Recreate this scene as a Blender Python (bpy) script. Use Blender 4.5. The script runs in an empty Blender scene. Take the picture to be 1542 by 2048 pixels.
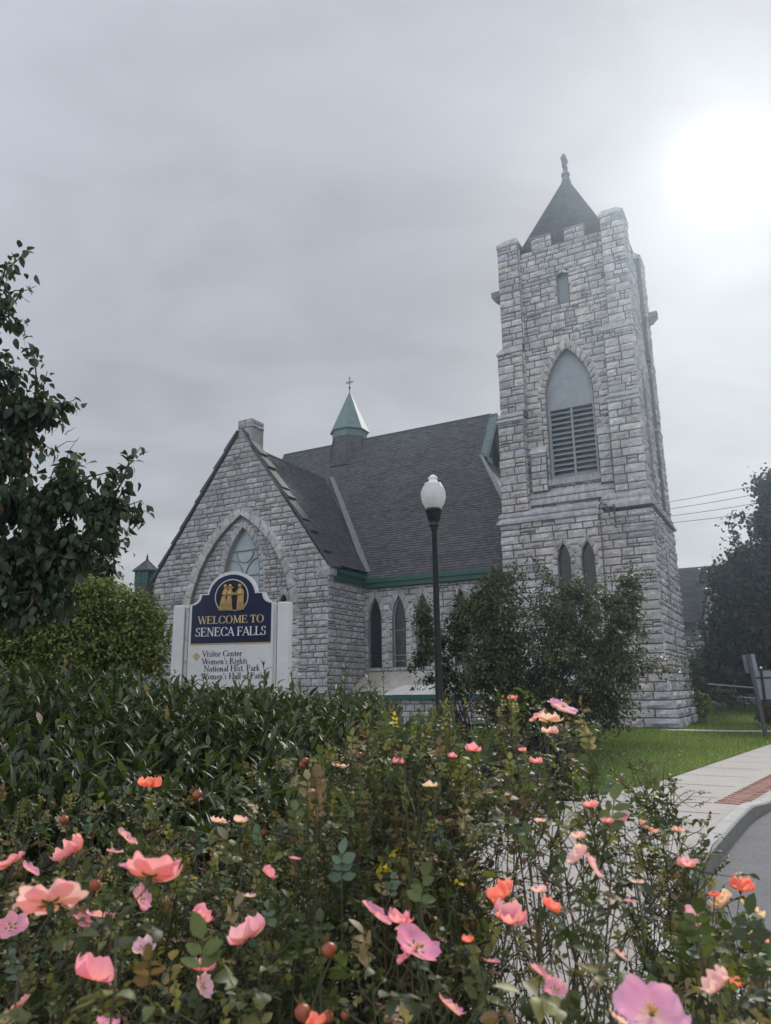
import bpy, math, random
import numpy as np
from mathutils import Matrix, Vector
from mathutils.geometry import tessellate_polygon
rng = np.random.default_rng(7); random.seed(7)
SC = bpy.context.scene; COL = SC.collection
A = np.array

# ------------------------------------------------------------------ camera
F, H = 1480.0, 1.65                       # focal length in photo pixels (1542x2048), eye height
PITCH, ROLL = math.atan(359/1480.0), 0.0132
_f = A([0, math.cos(PITCH), math.sin(PITCH)]); _r = A([1.0, 0, 0]); _u = np.cross(_r, _f)
CR = _r*math.cos(ROLL) - _u*math.sin(ROLL); CU = _u*math.cos(ROLL) + _r*math.sin(ROLL); CF = _f
CO = A([0, 0, H])
cam = bpy.data.cameras.new("camera"); camo = bpy.data.objects.new("camera", cam); COL.objects.link(camo)
camo.matrix_world = Matrix(((CR[0], CU[0], -CF[0], 0), (CR[1], CU[1], -CF[1], 0), (CR[2], CU[2], -CF[2], H), (0, 0, 0, 1)))
cam.sensor_fit = 'VERTICAL'; cam.sensor_height = 24; cam.lens = 24*F/2048
cam.clip_start = 0.05; cam.clip_end = 3000
cam.dof.use_dof = True; cam.dof.focus_distance = 26; cam.dof.aperture_fstop = 5.6
SC.camera = camo
# ------------------------------------------------------------------ light
SUN_EL, SUN_AZ = 34.77, 27.92             # elevation; azimuth clockwise from +Y
S = A([math.sin(math.radians(SUN_AZ))*math.cos(math.radians(SUN_EL)), math.cos(math.radians(SUN_AZ))*math.cos(math.radians(SUN_EL)), math.sin(math.radians(SUN_EL))])
sun = bpy.data.lights.new("sun", 'SUN'); sun.energy = 2.2; sun.angle = math.radians(10); sun.color = (1, .95, .87)
suno = bpy.data.objects.new("sun", sun); COL.objects.link(suno)
suno.rotation_euler = Vector(S).to_track_quat('Z', 'Y').to_euler()
W = bpy.data.worlds.new("World"); SC.world = W; W.use_nodes = True
SC.view_settings.view_transform = 'Standard'; SC.view_settings.look = 'None'
SC.view_settings.exposure = 0.36; SC.view_settings.gamma = 1

def sky():
    nt = W.node_tree; N = nt.nodes; L = nt.links; N.clear()
    out = N.new('ShaderNodeOutputWorld'); bg = N.new('ShaderNodeBackground'); L.new(bg.outputs[0], out.inputs[0])
    def math_(op, a, b=None, c=None):
        n = N.new('ShaderNodeMath'); n.operation = op
        for i, x in enumerate((a, b, c)):
            if x is None: continue
            if isinstance(x, (int, float)): n.inputs[i].default_value = x
            else: L.new(x, n.inputs[i])
        return n.outputs[0]
    tc = N.new('ShaderNodeTexCoord')
    nrm = N.new('ShaderNodeVectorMath'); nrm.operation = 'NORMALIZE'; L.new(tc.outputs['Generated'], nrm.inputs[0]); d = nrm.outputs[0]
    def dot(v):
        n = N.new('ShaderNodeVectorMath'); n.operation = 'DOT_PRODUCT'; L.new(d, n.inputs[0]); n.inputs[1].default_value = tuple(v); return n.outputs['Value']
    c = math_('MAXIMUM', dot(S), 0.0)
    glow = math_('ADD', math_('MULTIPLY', math_('POWER', c, 6.0), -.09), math_('MULTIPLY', math_('POWER', c, 30.0), .0))
    core = math_('ADD', math_('MULTIPLY', math_('POWER', c, 2400.0), 2.2), math_('MULTIPLY', math_('POWER', c, 420.0), .10))
    # sky behind the camera brightened, an added fill for the shaded front walls
    back = math_('MULTIPLY', math_('POWER', math_('MULTIPLY_ADD', dot((-.30, -.86, .42)), .5, .5), 2.2), BACK_FILL)
    z = dot((0, 0, 1)); hz = math_('POWER', math_('SUBTRACT', 1.0, math_('MAXIMUM', math_('MINIMUM', z, 1.0), 0.0)), 5.0)
    # streaky cloud structure on a flat layer overhead
    sep = N.new('ShaderNodeSeparateXYZ'); L.new(d, sep.inputs[0])
    k = math_('ADD', math_('MAXIMUM', sep.outputs[2], 0.0), .22)
    cmb = N.new('ShaderNodeCombineXYZ'); L.new(math_('DIVIDE', sep.outputs[0], k), cmb.inputs[0]); L.new(math_('DIVIDE', sep.outputs[1], k), cmb.inputs[1])
    mp = N.new('ShaderNodeMapping'); L.new(cmb.outputs[0], mp.inputs[0]); mp.inputs['Rotation'].default_value = (0, 0, math.radians(-28)); mp.inputs['Scale'].default_value = (.75, 1.15, 1)
    def noise(sc, det, dist):
        n = N.new('ShaderNodeTexNoise'); L.new(mp.outputs[0], n.inputs['Vector']); n.inputs['Scale'].default_value = sc
        n.inputs['Detail'].default_value = det; n.inputs['Distortion'].default_value = dist; return n.outputs['Fac']
    n1 = math_('SUBTRACT', noise(1.25, 5, .5), .5); n2 = math_('SUBTRACT', noise(3.6, 7, .9), .5)
    wisp = math_('MULTIPLY_ADD', n1, 1.0, math_('MULTIPLY', n2, .45))
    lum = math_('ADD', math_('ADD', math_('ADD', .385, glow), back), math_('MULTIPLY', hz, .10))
    lum = math_('MULTIPLY', lum, math_('ADD', 1.0, wisp)); lum = math_('ADD', lum, core)
    # tint: cool grey aloft, slightly warm near the horizon
    mixc = N.new('ShaderNodeMix'); mixc.data_type = 'RGBA'; L.new(math_('MINIMUM', math_('MULTIPLY', hz, 1.5), 1.0), mixc.inputs[0])
    mixc.inputs[6].default_value = (.955, .985, 1.10, 1); mixc.inputs[7].default_value = (1.03, 1.0, .97, 1)
    vm = N.new('ShaderNodeVectorMath'); vm.operation = 'SCALE'; L.new(mixc.outputs[2], vm.inputs[0]); L.new(lum, vm.inputs['Scale'])
    st = N.new('ShaderNodeTexSky'); st.sky_type = 'NISHITA'; st.sun_disc = False
    st.sun_elevation = math.radians(SUN_EL); st.sun_rotation = math.radians(SUN_AZ); st.dust_density = 3
    vs = N.new('ShaderNodeVectorMath'); vs.operation = 'SCALE'; L.new(st.outputs[0], vs.inputs[0]); vs.inputs['Scale'].default_value = .05
    mx = N.new('ShaderNodeMix'); mx.data_type = 'RGBA'; mx.inputs[0].default_value = .9
    L.new(vs.outputs[0], mx.inputs[6]); L.new(vm.outputs[0], mx.inputs[7])
    L.new(mx.outputs[2], bg.inputs[0]); bg.inputs[1].default_value = 1.0
BACK_FILL = .70
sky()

# ------------------------------------------------------------------ helpers
def at(x, y, dist):                       # the world point seen at photo pixel (x, y), dist metres ahead (world +Y)
    d = CR*(x-771)/F - CU*(y-1024)/F + CF
    return CO + d*(dist/d[1])
def gnd(x, y, z=0.0):                     # the ground point seen at photo pixel (x, y)
    d = CR*(x-771)/F - CU*(y-1024)/F + CF
    return CO + d*((z-H)/d[2])
def unit(v): v = np.asarray(v, float); return v/np.maximum(np.linalg.norm(v, axis=-1, keepdims=True), 1e-9)

class G:                                  # collects geometry for ONE mesh object
    def __init__(s): s.v = []; s.q = []; s.t = []; s.c = []; s.n = 0; s.qm = []; s.tm = []
    def add(s, v, quads=None, tris=None, col=(.5, .5, .5), m=0):
        v = np.asarray(v, float).reshape(-1, 3); c = np.asarray(col, float)
        if c.ndim == 1: c = np.tile(c, (len(v), 1))
        s.v.append(v); s.c.append(c)
        if quads is not None and len(quads): q = np.asarray(quads, int).reshape(-1, 4); s.q.append(q+s.n); s.qm.append(np.full(len(q), m))
        if tris is not None and len(tris): t = np.asarray(tris, int).reshape(-1, 3); s.t.append(t+s.n); s.tm.append(np.full(len(t), m))
        s.n += len(v)
    def box(s, x0, x1, y0, y1, z0, z1, col=(.5,)*3, m=0):
        s.frustum((x0, x1, y0, y1), (x0, x1, y0, y1), z0, z1, col, m)
    def frustum(s, b, t, z0, z1, col=(.5,)*3, m=0):
        v = [(b[0], b[2], z0), (b[1], b[2], z0), (b[1], b[3], z0), (b[0], b[3], z0), (t[0], t[2], z1), (t[1], t[2], z1), (t[1], t[3], z1), (t[0], t[3], z1)]
        s.add(v, [(0, 3, 2, 1), (4, 5, 6, 7), (0, 1, 5, 4), (1, 2, 6, 5), (2, 3, 7, 6), (3, 0, 4, 7)], col=col, m=m)
    def obox(s, O, U, V, N, u0, u1, v0, v1, n0, n1, col=(.5,)*3, m=0):
        O, U, V, N = map(np.asarray, (O, U, V, N))
        P = [O+U*u+V*v+N*n for n in (n0, n1) for (u, v) in ((u0, v0), (u1, v0), (u1, v1), (u0, v1))]
        s.add(P, [(0, 3, 2, 1), (4, 5, 6, 7), (0, 1, 5, 4), (1, 2, 6, 5), (2, 3, 7, 6), (3, 0, 4, 7)], col=col, m=m)
    def poly(s, pts, col=(.5,)*3, m=0):
        pts = [tuple(p) for p in pts]
        if len(pts) == 4: s.add(pts, [(0, 1, 2, 3)], col=col, m=m); return
        s.add(pts, tris=tessellate_polygon([[Vector(p) for p in pts]]), col=col, m=m)
    def prism(s, pts2, O, U, V, N, n0, n1, col=(.5,)*3, m=0, side=None):
        O, U, V, N = map(np.asarray, (O, U, V, N)); k = len(pts2)
        a = [O+U*p[0]+V*p[1]+N*n1 for p in pts2]; b = [O+U*p[0]+V*p[1]+N*n0 for p in pts2]
        tr = tessellate_polygon([[Vector((p[0], p[1], 0)) for p in pts2]])
        s.add(a, tris=tr, col=col, m=m); s.add(b, tris=[x[::-1] for x in tr], col=col, m=m)
        s.add(a+b, [(i, (i+1) % k, k+(i+1) % k, k+i) for i in range(k)], col=col if side is None else side, m=m)
    def tube(s, pts, r, n=6, col=(.5,)*3, m=0, cap=True):
        pts = np.asarray(pts, float); k = len(pts); r = np.full(k, r) if np.isscalar(r) else np.asarray(r, float)
        T = unit(np.gradient(pts, axis=0)); ref = A([0, 0, 1.0]) if abs(T[0][2]) < .9 else A([1.0, 0, 0])
        X = unit(np.cross(T, ref)); Y = np.cross(T, X); a = np.arange(n)*2*math.pi/n
        V = pts[:, None]+r[:, None, None]*(np.cos(a)[None, :, None]*X[:, None]+np.sin(a)[None, :, None]*Y[:, None])
        i = np.arange(k-1)[:, None]*n; j = np.arange(n)[None]; j2 = (j+1) % n
        Q = np.stack([i+j, i+j2, i+n+j2, i+n+j], -1).reshape(-1, 4)
        s.add(V, Q, col=col, m=m)
        if cap:
            s.add(V[0], tris=[(0, b+1, b) for b in range(1, n-1)], col=col, m=m); s.add(V[-1], tris=[(0, b, b+1) for b in range(1, n-1)], col=col, m=m)
    def lathe(s, prof, c=(0, 0, 0), n=20, col=(.5,)*3, m=0, ph=0.0):
        prof = np.asarray(prof, float); a = np.arange(n)*2*math.pi/n+ph; k = len(prof)
        V = np.stack([prof[:, 0][:, None]*np.cos(a)+c[0], prof[:, 0][:, None]*np.sin(a)+c[1], np.repeat(prof[:, 1][:, None], n, 1)+c[2]], -1)
        i = np.arange(k-1)[:, None]*n; j = np.arange(n)[None]; j2 = (j+1) % n
        s.add(V, np.stack([i+j, i+j2, i+n+j2, i+n+j], -1).reshape(-1, 4), col=col, m=m)
    def build(s, name, mats, parent=None, smooth=False):
        me = bpy.data.meshes.new(name); V = np.concatenate(s.v).astype(np.float32)
        me.vertices.add(len(V)); me.vertices.foreach_set('co', V.ravel())
        q = np.concatenate(s.q) if s.q else np.zeros((0, 4), int); t = np.concatenate(s.t) if s.t else np.zeros((0, 3), int)
        nl = q.size+t.size; me.loops.add(nl); me.polygons.add(len(q)+len(t))
        me.loops.foreach_set('vertex_index', np.concatenate([q.ravel(), t.ravel()]).astype(np.int32))
        st = np.concatenate([np.arange(len(q))*4, q.size+np.arange(len(t))*3]).astype(np.int32)
        me.polygons.foreach_set('loop_start', st)
        if not isinstance(mats, (list, tuple)): mats = [mats]
        for m in mats: me.materials.append(m)
        if len(mats) > 1: me.polygons.foreach_set('material_index', np.concatenate(s.qm+s.tm).astype(np.int32))
        me.polygons.foreach_set('use_smooth', np.full(len(q)+len(t), smooth))
        ca = me.color_attributes.new('Col', 'FLOAT_COLOR', 'POINT'); C = np.concatenate(s.c)
        ca.data.foreach_set('color', np.concatenate([C, np.ones((len(C), 1))], 1).astype(np.float32).ravel())
        me.update(calc_edges=True); me.validate()
        o = bpy.data.objects.new(name, me); COL.objects.link(o)
        if parent: o.parent = parent
        return o

def tag(o, label=None, cat=None, group=None, kind=None):
    if label: o['label'] = label
    if cat: o['category'] = cat
    if group: o['group'] = group
    if kind: o['kind'] = kind
    return o
def empty(name, loc=(0, 0, 0), rz=0.0):
    o = bpy.data.objects.new(name, None); COL.objects.link(o); o.location = tuple(loc); o.rotation_euler = (0, 0, rz); o.empty_display_size = .2; return o

_M = {}
def mat(name, base=None, rough=.8, noise=None, bump=None, metal=0.0, spec=.4, trans=0.0, wear=None, coat=0.0):
    """base None -> colour from the mesh's 'Col'; noise = list of (scale, amount); bump = list of (scale, height); trans = light let through (leaves); wear = (scale, threshold, colour)"""
    if name in _M: return _M[name]
    m = bpy.data.materials.new(name); m.use_nodes = True; nt = m.node_tree; N = nt.nodes; L = nt.links; N.clear()
    out = N.new('ShaderNodeOutputMaterial'); b = N.new('ShaderNodeBsdfPrincipled')
    b.inputs['Roughness'].default_value = rough; b.inputs['Metallic'].default_value = metal; b.inputs['Specular IOR Level'].default_value = spec; b.inputs['Coat Weight'].default_value = coat
    tc = N.new('ShaderNodeTexCoord')
    if base is None: a = N.new('ShaderNodeAttribute'); a.attribute_name = 'Col'; c = a.outputs['Color']
    else: a = N.new('ShaderNodeRGB'); a.outputs[0].default_value = (*base, 1); c = a.outputs[0]
    for sc, am, *zs in (noise or []):
        n = N.new('ShaderNodeTexNoise'); vec = tc.outputs['Object']
        if zs: mp = N.new('ShaderNodeMapping'); mp.inputs['Scale'].default_value = (1, 1, zs[0]); L.new(vec, mp.inputs[0]); vec = mp.outputs[0]
        L.new(vec, n.inputs['Vector']); n.inputs['Scale'].default_value = sc; n.inputs['Detail'].default_value = 5; n.inputs['Roughness'].default_value = .65
        r = N.new('ShaderNodeMapRange'); L.new(n.outputs['Fac'], r.inputs[0]); r.inputs[1].default_value = .3; r.inputs[2].default_value = .7; r.inputs[3].default_value = 1-am; r.inputs[4].default_value = 1+am
        v = N.new('ShaderNodeVectorMath'); v.operation = 'SCALE'; L.new(c, v.inputs[0]); L.new(r.outputs[0], v.inputs['Scale']); c = v.outputs[0]
    if wear:
        n = N.new('ShaderNodeTexNoise'); L.new(tc.outputs['Object'], n.inputs['Vector']); n.inputs['Scale'].default_value = wear[0]; n.inputs['Detail'].default_value = 7; n.inputs['Roughness'].default_value = .7
        r = N.new('ShaderNodeMapRange'); L.new(n.outputs['Fac'], r.inputs[0]); r.inputs[1].default_value = wear[1]; r.inputs[2].default_value = wear[1]+.12
        x = N.new('ShaderNodeMix'); x.data_type = 'RGBA'; L.new(r.outputs[0], x.inputs[0]); L.new(c, x.inputs[6]); x.inputs[7].default_value = (*wear[2], 1); c = x.outputs[2]
    L.new(c, b.inputs['Base Color'])
    last = None
    for sc, ht in (bump or []):
        n = N.new('ShaderNodeTexNoise'); L.new(tc.outputs['Object'], n.inputs['Vector']); n.inputs['Scale'].default_value = sc; n.inputs['Detail'].default_value = 6
        bp = N.new('ShaderNodeBump'); bp.inputs['Distance'].default_value = ht; bp.inputs['Strength'].default_value = 1; L.new(n.outputs['Fac'], bp.inputs['Height'])
        if last: L.new(last, bp.inputs['Normal'])
        last = bp.outputs[0]
    if last: L.new(last, b.inputs['Normal'])
    if trans:
        tr = N.new('ShaderNodeBsdfTranslucent'); g = N.new('ShaderNodeVectorMath'); g.operation = 'MULTIPLY'; L.new(c, g.inputs[0]); g.inputs[1].default_value = (1.5, 1.6, .7) if base is None else (1, 1, 1)
        L.new(g.outputs[0], tr.inputs[0]); mx = N.new('ShaderNodeMixShader'); mx.inputs[0].default_value = trans
        L.new(b.outputs[0], mx.inputs[1]); L.new(tr.outputs[0], mx.inputs[2]); L.new(mx.outputs[0], out.inputs[0])
    else: L.new(b.outputs[0], out.inputs[0])
    _M[name] = m; return m
STONE = mat('rock_faced_stone', rough=.9, noise=[(3.0, .2), (14, .25), (.35, .14), (2.2, .17, .12)], bump=[(9, .045), (40, .012)], spec=.25, wear=(1.9, .60, (.19, .188, .19)))
SMOOTH = mat('dressed_stone', rough=.85, noise=[(5, .2), (30, .12), (4.5, .28, .10)], bump=[(25, .012)], spec=.25, wear=(1.7, .62, (.13, .13, .135)))
SLATE = mat('roof_shingle', rough=.75, noise=[(.5, .12), (9, .15)], bump=[(30, .01)], spec=.35)
GREENP = mat('green_paint', (.012, .075, .055), .45, noise=[(4, .15)])
COPPER = mat('green_copper', (.115, .175, .178), .6, noise=[(3, .2), (20, .1)])
GREYP = mat('grey_louvre_paint', (.25, .275, .31), .6, noise=[(2, .12), (20, .06)])
GLASSD = mat('dark_leaded_glass', (.02, .024, .03), .18, noise=[(3, .3)], bump=[(5, .02)], spec=.6)
GLASSW = mat('storm_glazing', (.30, .345, .38), .3, noise=[(1.2, .15), (8, .08)], spec=.5)
BLACK = mat('black_paint', (.006, .0065, .0075), .42, noise=[(6, .2)], spec=.35)
IRON = mat('dark_iron', (.03, .03, .035), .5)
LEAF = mat('leaf', rough=.45, spec=.4, trans=.28)
GLOSSLEAF = mat('glossy_leaf', rough=.42, spec=.4, trans=.25)
BARK = mat('bark', (.055, .042, .033), .9, noise=[(8, .3)], bump=[(20, .02)])
TWIG = mat('twig', rough=.8)

def jit(c, n, a=.25, h=.025):
    c = np.asarray(c, float); return np.clip(c*(1+rng.uniform(-a, a, (n, 1)))*(1+rng.uniform(-h, h, (n, 3))), 0, 1)

# ------------------------------------------------------------------ masonry
class Arch:                               # a pointed opening: centre, half width, sill, springing, apex
    def __init__(s, cx, a, z0, zs, za): s.cx, s.a, s.z0, s.zs, s.za = cx, a, z0, zs, za; r = za-zs; s.R = (a*a+r*r)/(2*a)
    def top(s, w=0): return s.zs+math.sqrt((s.R+w)**2-(s.R-s.a)**2)
    def hw(s, z, w=0):
        if z < s.z0-1e-6 or z > s.top(w)+1e-6: return None
        if z <= s.zs: return s.a+w
        return max(0.0, math.sqrt(max(0, (s.R+w)**2-(z-s.zs)**2))-(s.R-s.a))
    def outline(s, w=0, n=10):
        zt = s.top(w); am = math.asin(min(1, (zt-s.zs)/(s.R+w))); L = []
        for i in range(n+1): t = am*i/n; L.append((-(s.R+w)*math.cos(t)+s.R-s.a, s.zs+(s.R+w)*math.sin(t)))
        L[-1] = (0.0, zt)
        left = [(s.cx-s.a-w, s.z0)]+[(s.cx+x, z) for x, z in L]
        return left+[(2*s.cx-x, z) for x, z in left[::-1][1:]]

class Wall:
    """stones laid on plane O + U*u + Z*z, facing N"""
    def __init__(s): s.P = []; s.N = []; s.d = []; s.c = []; s.g = G()
    def stone(s, quad, N, d, col): s.P.append(quad); s.N.append(N); s.d.append(d); s.c.append(col)
    def finish(s, name, parent, m=None, extra=0):
        n = len(s.P)
        if n:
            P = A(s.P, float); N = A(s.N, float); d = A(s.d, float); C = A(s.c, float)
            wu = np.linalg.norm(P[:, 1]-P[:, 0], axis=1)+.02; wv = np.linalg.norm(P[:, 3]-P[:, 0], axis=1)+.02
            eu = np.clip(.03/wu, .02, .3); ev = np.clip(.03/wv, .02, .3); gu = np.clip(.009/wu, 0, .1); gv = np.clip(.009/wv, 0, .1)
            o = np.ones(n)
            su = np.stack([gu, gu+eu, o*.36, o*.64, 1-gu-eu, 1-gu], 1); sv = np.stack([gv, gv+ev, o*.5, 1-gv-ev, 1-gv], 1)
            su[:, 2:4] += rng.uniform(-.07, .07, (n, 2)); sv[:, 2] += rng.uniform(-.12, .12, n)
            a = su[:, None, :, None]; b = sv[:, :, None, None]
            X = P[:, None, None, 0]*(1-a)*(1-b)+P[:, None, None, 1]*a*(1-b)+P[:, None, None, 2]*a*b+P[:, None, None, 3]*(1-a)*b
            h = rng.uniform(.55, 1.35, (n, 5, 6)); h[:, 1:4, 1] = rng.uniform(.25, .75, (n, 3)); h[:, 1:4, 4] = rng.uniform(.25, .75, (n, 3))
            h[:, 1, 1:5] = rng.uniform(.2, .7, (n, 4)); h[:, 3, 1:5] = rng.uniform(.3, .8, (n, 4))
            tu = rng.uniform(-.35, .35, (n, 1, 1)); tv = rng.uniform(-.5, .2, (n, 1, 1))
            h = h+tu*(su[:, None]-.5)+tv*(sv[:, :, None]-.5)
            h = h*d[:, None, None]
            h[:, 0] = h[:, 4] = -.04; h[:, :, 0] = h[:, :, 5] = -.04
            X = X+h[..., None]*N[:, None, None]
            inner = np.zeros((1, 5, 6, 1)); inner[:, 1:4, 1:5] = 1
            CC = C[:, None, None]*rng.uniform(.88, 1.12, (n, 5, 6, 1))
            k = np.arange(n)[:, None, None]*30+np.arange(4)[None, :, None]*6+np.arange(5)[None, None]
            Q = np.stack([k, k+1, k+7, k+6], -1).reshape(-1, 4)
            fl = np.cross(P[:, 1]-P[:, 0], P[:, 3]-P[:, 0])
            s.g.add(X, Q, col=CC.reshape(-1, 3))
        return s.g.build(name, m or STONE, parent)
MORTAR = (.118, .116, .118)
def stone_col(pal='tower'):
    b = {'tower': (.40, .395, .405), 'gable': (.33, .335, .35), 'ring': (.39, .385, .39)}[pal]
    k = random.gauss(1, .115); k = min(1.4, max(.5, k)); t = random.uniform(-.04, .075)
    return (b[0]*k*(1+t), b[1]*k, b[2]*k*(1-t*.7))
def fill(w, O, U, N, z0, z1, xl, xr, ops=(), hr=(.30, .42), wr=(.5, 1.05), d=.07, pal='tower', split=.16, brk=(), edge=(0, 0)):
    O, U, N = map(np.asarray, (O, U, N)); Z = A([0, 0, 1.0])
    fl = xl if callable(xl) else (lambda z: xl); fr = xr if callable(xr) else (lambda z: xr)
    pt = lambda u, z, n=0: O+U*u+Z*z+N*n
    bks = sorted([b for b in list(brk)+[z1]+[q for o, r in ops for q in (o.z0, o.top(r*.55))] if z0 < b <= z1])
    def segs(za, zb, wd):
        e = 1e-4; S_ = [(fl(za), fl(zb), fr(za), fr(zb))]
        for o, r in ops:
            ww = r*wd; h0, h1 = o.hw(za+e, ww), o.hw(zb-e, ww)
            if h0 is None and h1 is None: continue
            h0 = h0 or 0; h1 = h1 or 0; new = []
            for (a0, a1, b0, b1) in S_:
                if o.cx+max(h0, h1) < min(a0, a1) or o.cx-max(h0, h1) > max(b0, b1): new.append((a0, a1, b0, b1)); continue
                new.append((a0, a1, o.cx-h0, o.cx-h1)); new.append((o.cx+h0, o.cx+h1, b0, b1))
            S_ = new
        return [x for x in S_ if x[2]-x[0] > .02 or x[3]-x[1] > .02]
    z = z0
    while z < z1-1e-4:
        h = random.uniform(*hr)*1.08; nb = [b for b in bks if b > z+1e-4][0]
        if nb-z < h*1.45: h = nb-z if nb-z < h*1.2 else (nb-z)/2
        zb = min(z+h, nb)
        for (a0, a1, b0, b1) in segs(z, zb, .55):
            e0 = -random.uniform(0, edge[0]) if edge[0] else 0; e1 = random.uniform(0, edge[1]) if edge[1] else 0
            cuts = [(a0+e0, a1+e0)]; x = max(a0, a1)
            while True:
                x += random.uniform(*wr)
                if x > min(b0, b1)-wr[0]*.55: break
                cuts.append((x, x))
            cuts.append((b0+e1, b1+e1))
            for (p0, p1), (q0, q1) in zip(cuts[:-1], cuts[1:]):
                def put(l0, l1, r0, r1, y0, y1, dd=d): w.stone([pt(l0, y0), pt(r0, y0), pt(r1, y1), pt(l1, y1)], N, dd*random.uniform(.7, 1.3), stone_col(pal))
                if random.random() < split and h > .24 and abs(p0-p1)+abs(q0-q1) < .02:
                    f = random.choice((.36, .5, .64)); zm = z+(zb-z)*f
                    for y0, y1 in ((z, zm), (zm, zb)):
                        if random.random() < .5 and q0-p0 > .5: mx = p0+(q0-p0)*random.uniform(.35, .65); put(p0, p0, mx, mx, y0, y1); put(mx, mx, q0, q0, y0, y1)
                        else: put(p0, p0, q0, q0, y0, y1)
                else: put(p0, p1, q0, q1, z, zb)
        k = max(1, int((zb-z)/.12))
        for i in range(k):
            ya, yb = z+(zb-z)*i/k, z+(zb-z)*(i+1)/k
            for (a0, a1, b0, b1) in segs(ya, yb, 0): w.g.add([pt(a0, ya), pt(b0, ya), pt(b1, yb), pt(a1, yb)], [(0, 1, 2, 3)], col=MORTAR)
        z = zb
def ring(w, O, U, N, o, wd, d=.09, pal='ring', n=8, jamb=True, step=.36, lift=0.0, vary=.0):
    O, U, N = map(np.asarray, (O, U, N)); Z = A([0, 0, 1.0]); pt = lambda p: O+U*p[0]+Z*p[1]+N*lift
    I = o.outline(0, n); E = o.outline(wd, n); k = len(I)
    for i in range(1, k-2):
        w.stone([pt(I[i]), pt(I[i+1]), pt(E[i+1]), pt(E[i])][::-1] if False else [pt(E[i]), pt(E[i+1]), pt(I[i+1]), pt(I[i])], N, d, stone_col(pal))
    if jamb:
        for sgn in (-1, 1):
            z = o.z0
            while z < o.zs-.05:
                h = min(step*random.uniform(.85, 1.15), o.zs-z); h = o.zs-z if o.zs-z-h < .12 else h
                ex = wd*(1+random.uniform(-vary, vary)); xa = o.cx+sgn*o.a; xb = o.cx+sgn*(o.a+ex)
                a, b = min(xa, xb), max(xa, xb)
                w.stone([pt((a, z)), pt((b, z)), pt((b, z+h)), pt((a, z+h))], N, d, stone_col(pal)); z += h
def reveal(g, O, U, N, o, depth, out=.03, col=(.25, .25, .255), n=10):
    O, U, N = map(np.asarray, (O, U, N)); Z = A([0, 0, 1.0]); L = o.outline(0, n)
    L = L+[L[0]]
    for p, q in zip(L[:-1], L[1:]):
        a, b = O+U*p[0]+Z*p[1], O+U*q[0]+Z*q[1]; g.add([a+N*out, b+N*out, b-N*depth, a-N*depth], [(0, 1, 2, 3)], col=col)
def panel(g, O, U, N, o, depth, col=(.5,)*3, n=10, m=0):
    O, U, N = map(np.asarray, (O, U, N)); Z = A([0, 0, 1.0]); g.poly([O+U*p[0]+Z*p[1]-N*depth for p in o.outline(0, n)], col, m)
def bars(g, O, U, N, o, depth, pts_list, r=.03, col=(.5,)*3):
    O, U, N = map(np.asarray, (O, U, N)); Z = A([0, 0, 1.0])
    for L in pts_list: g.tube([O+U*p[0]+Z*p[1]-N*depth for p in L], r, 5, col)

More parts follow.
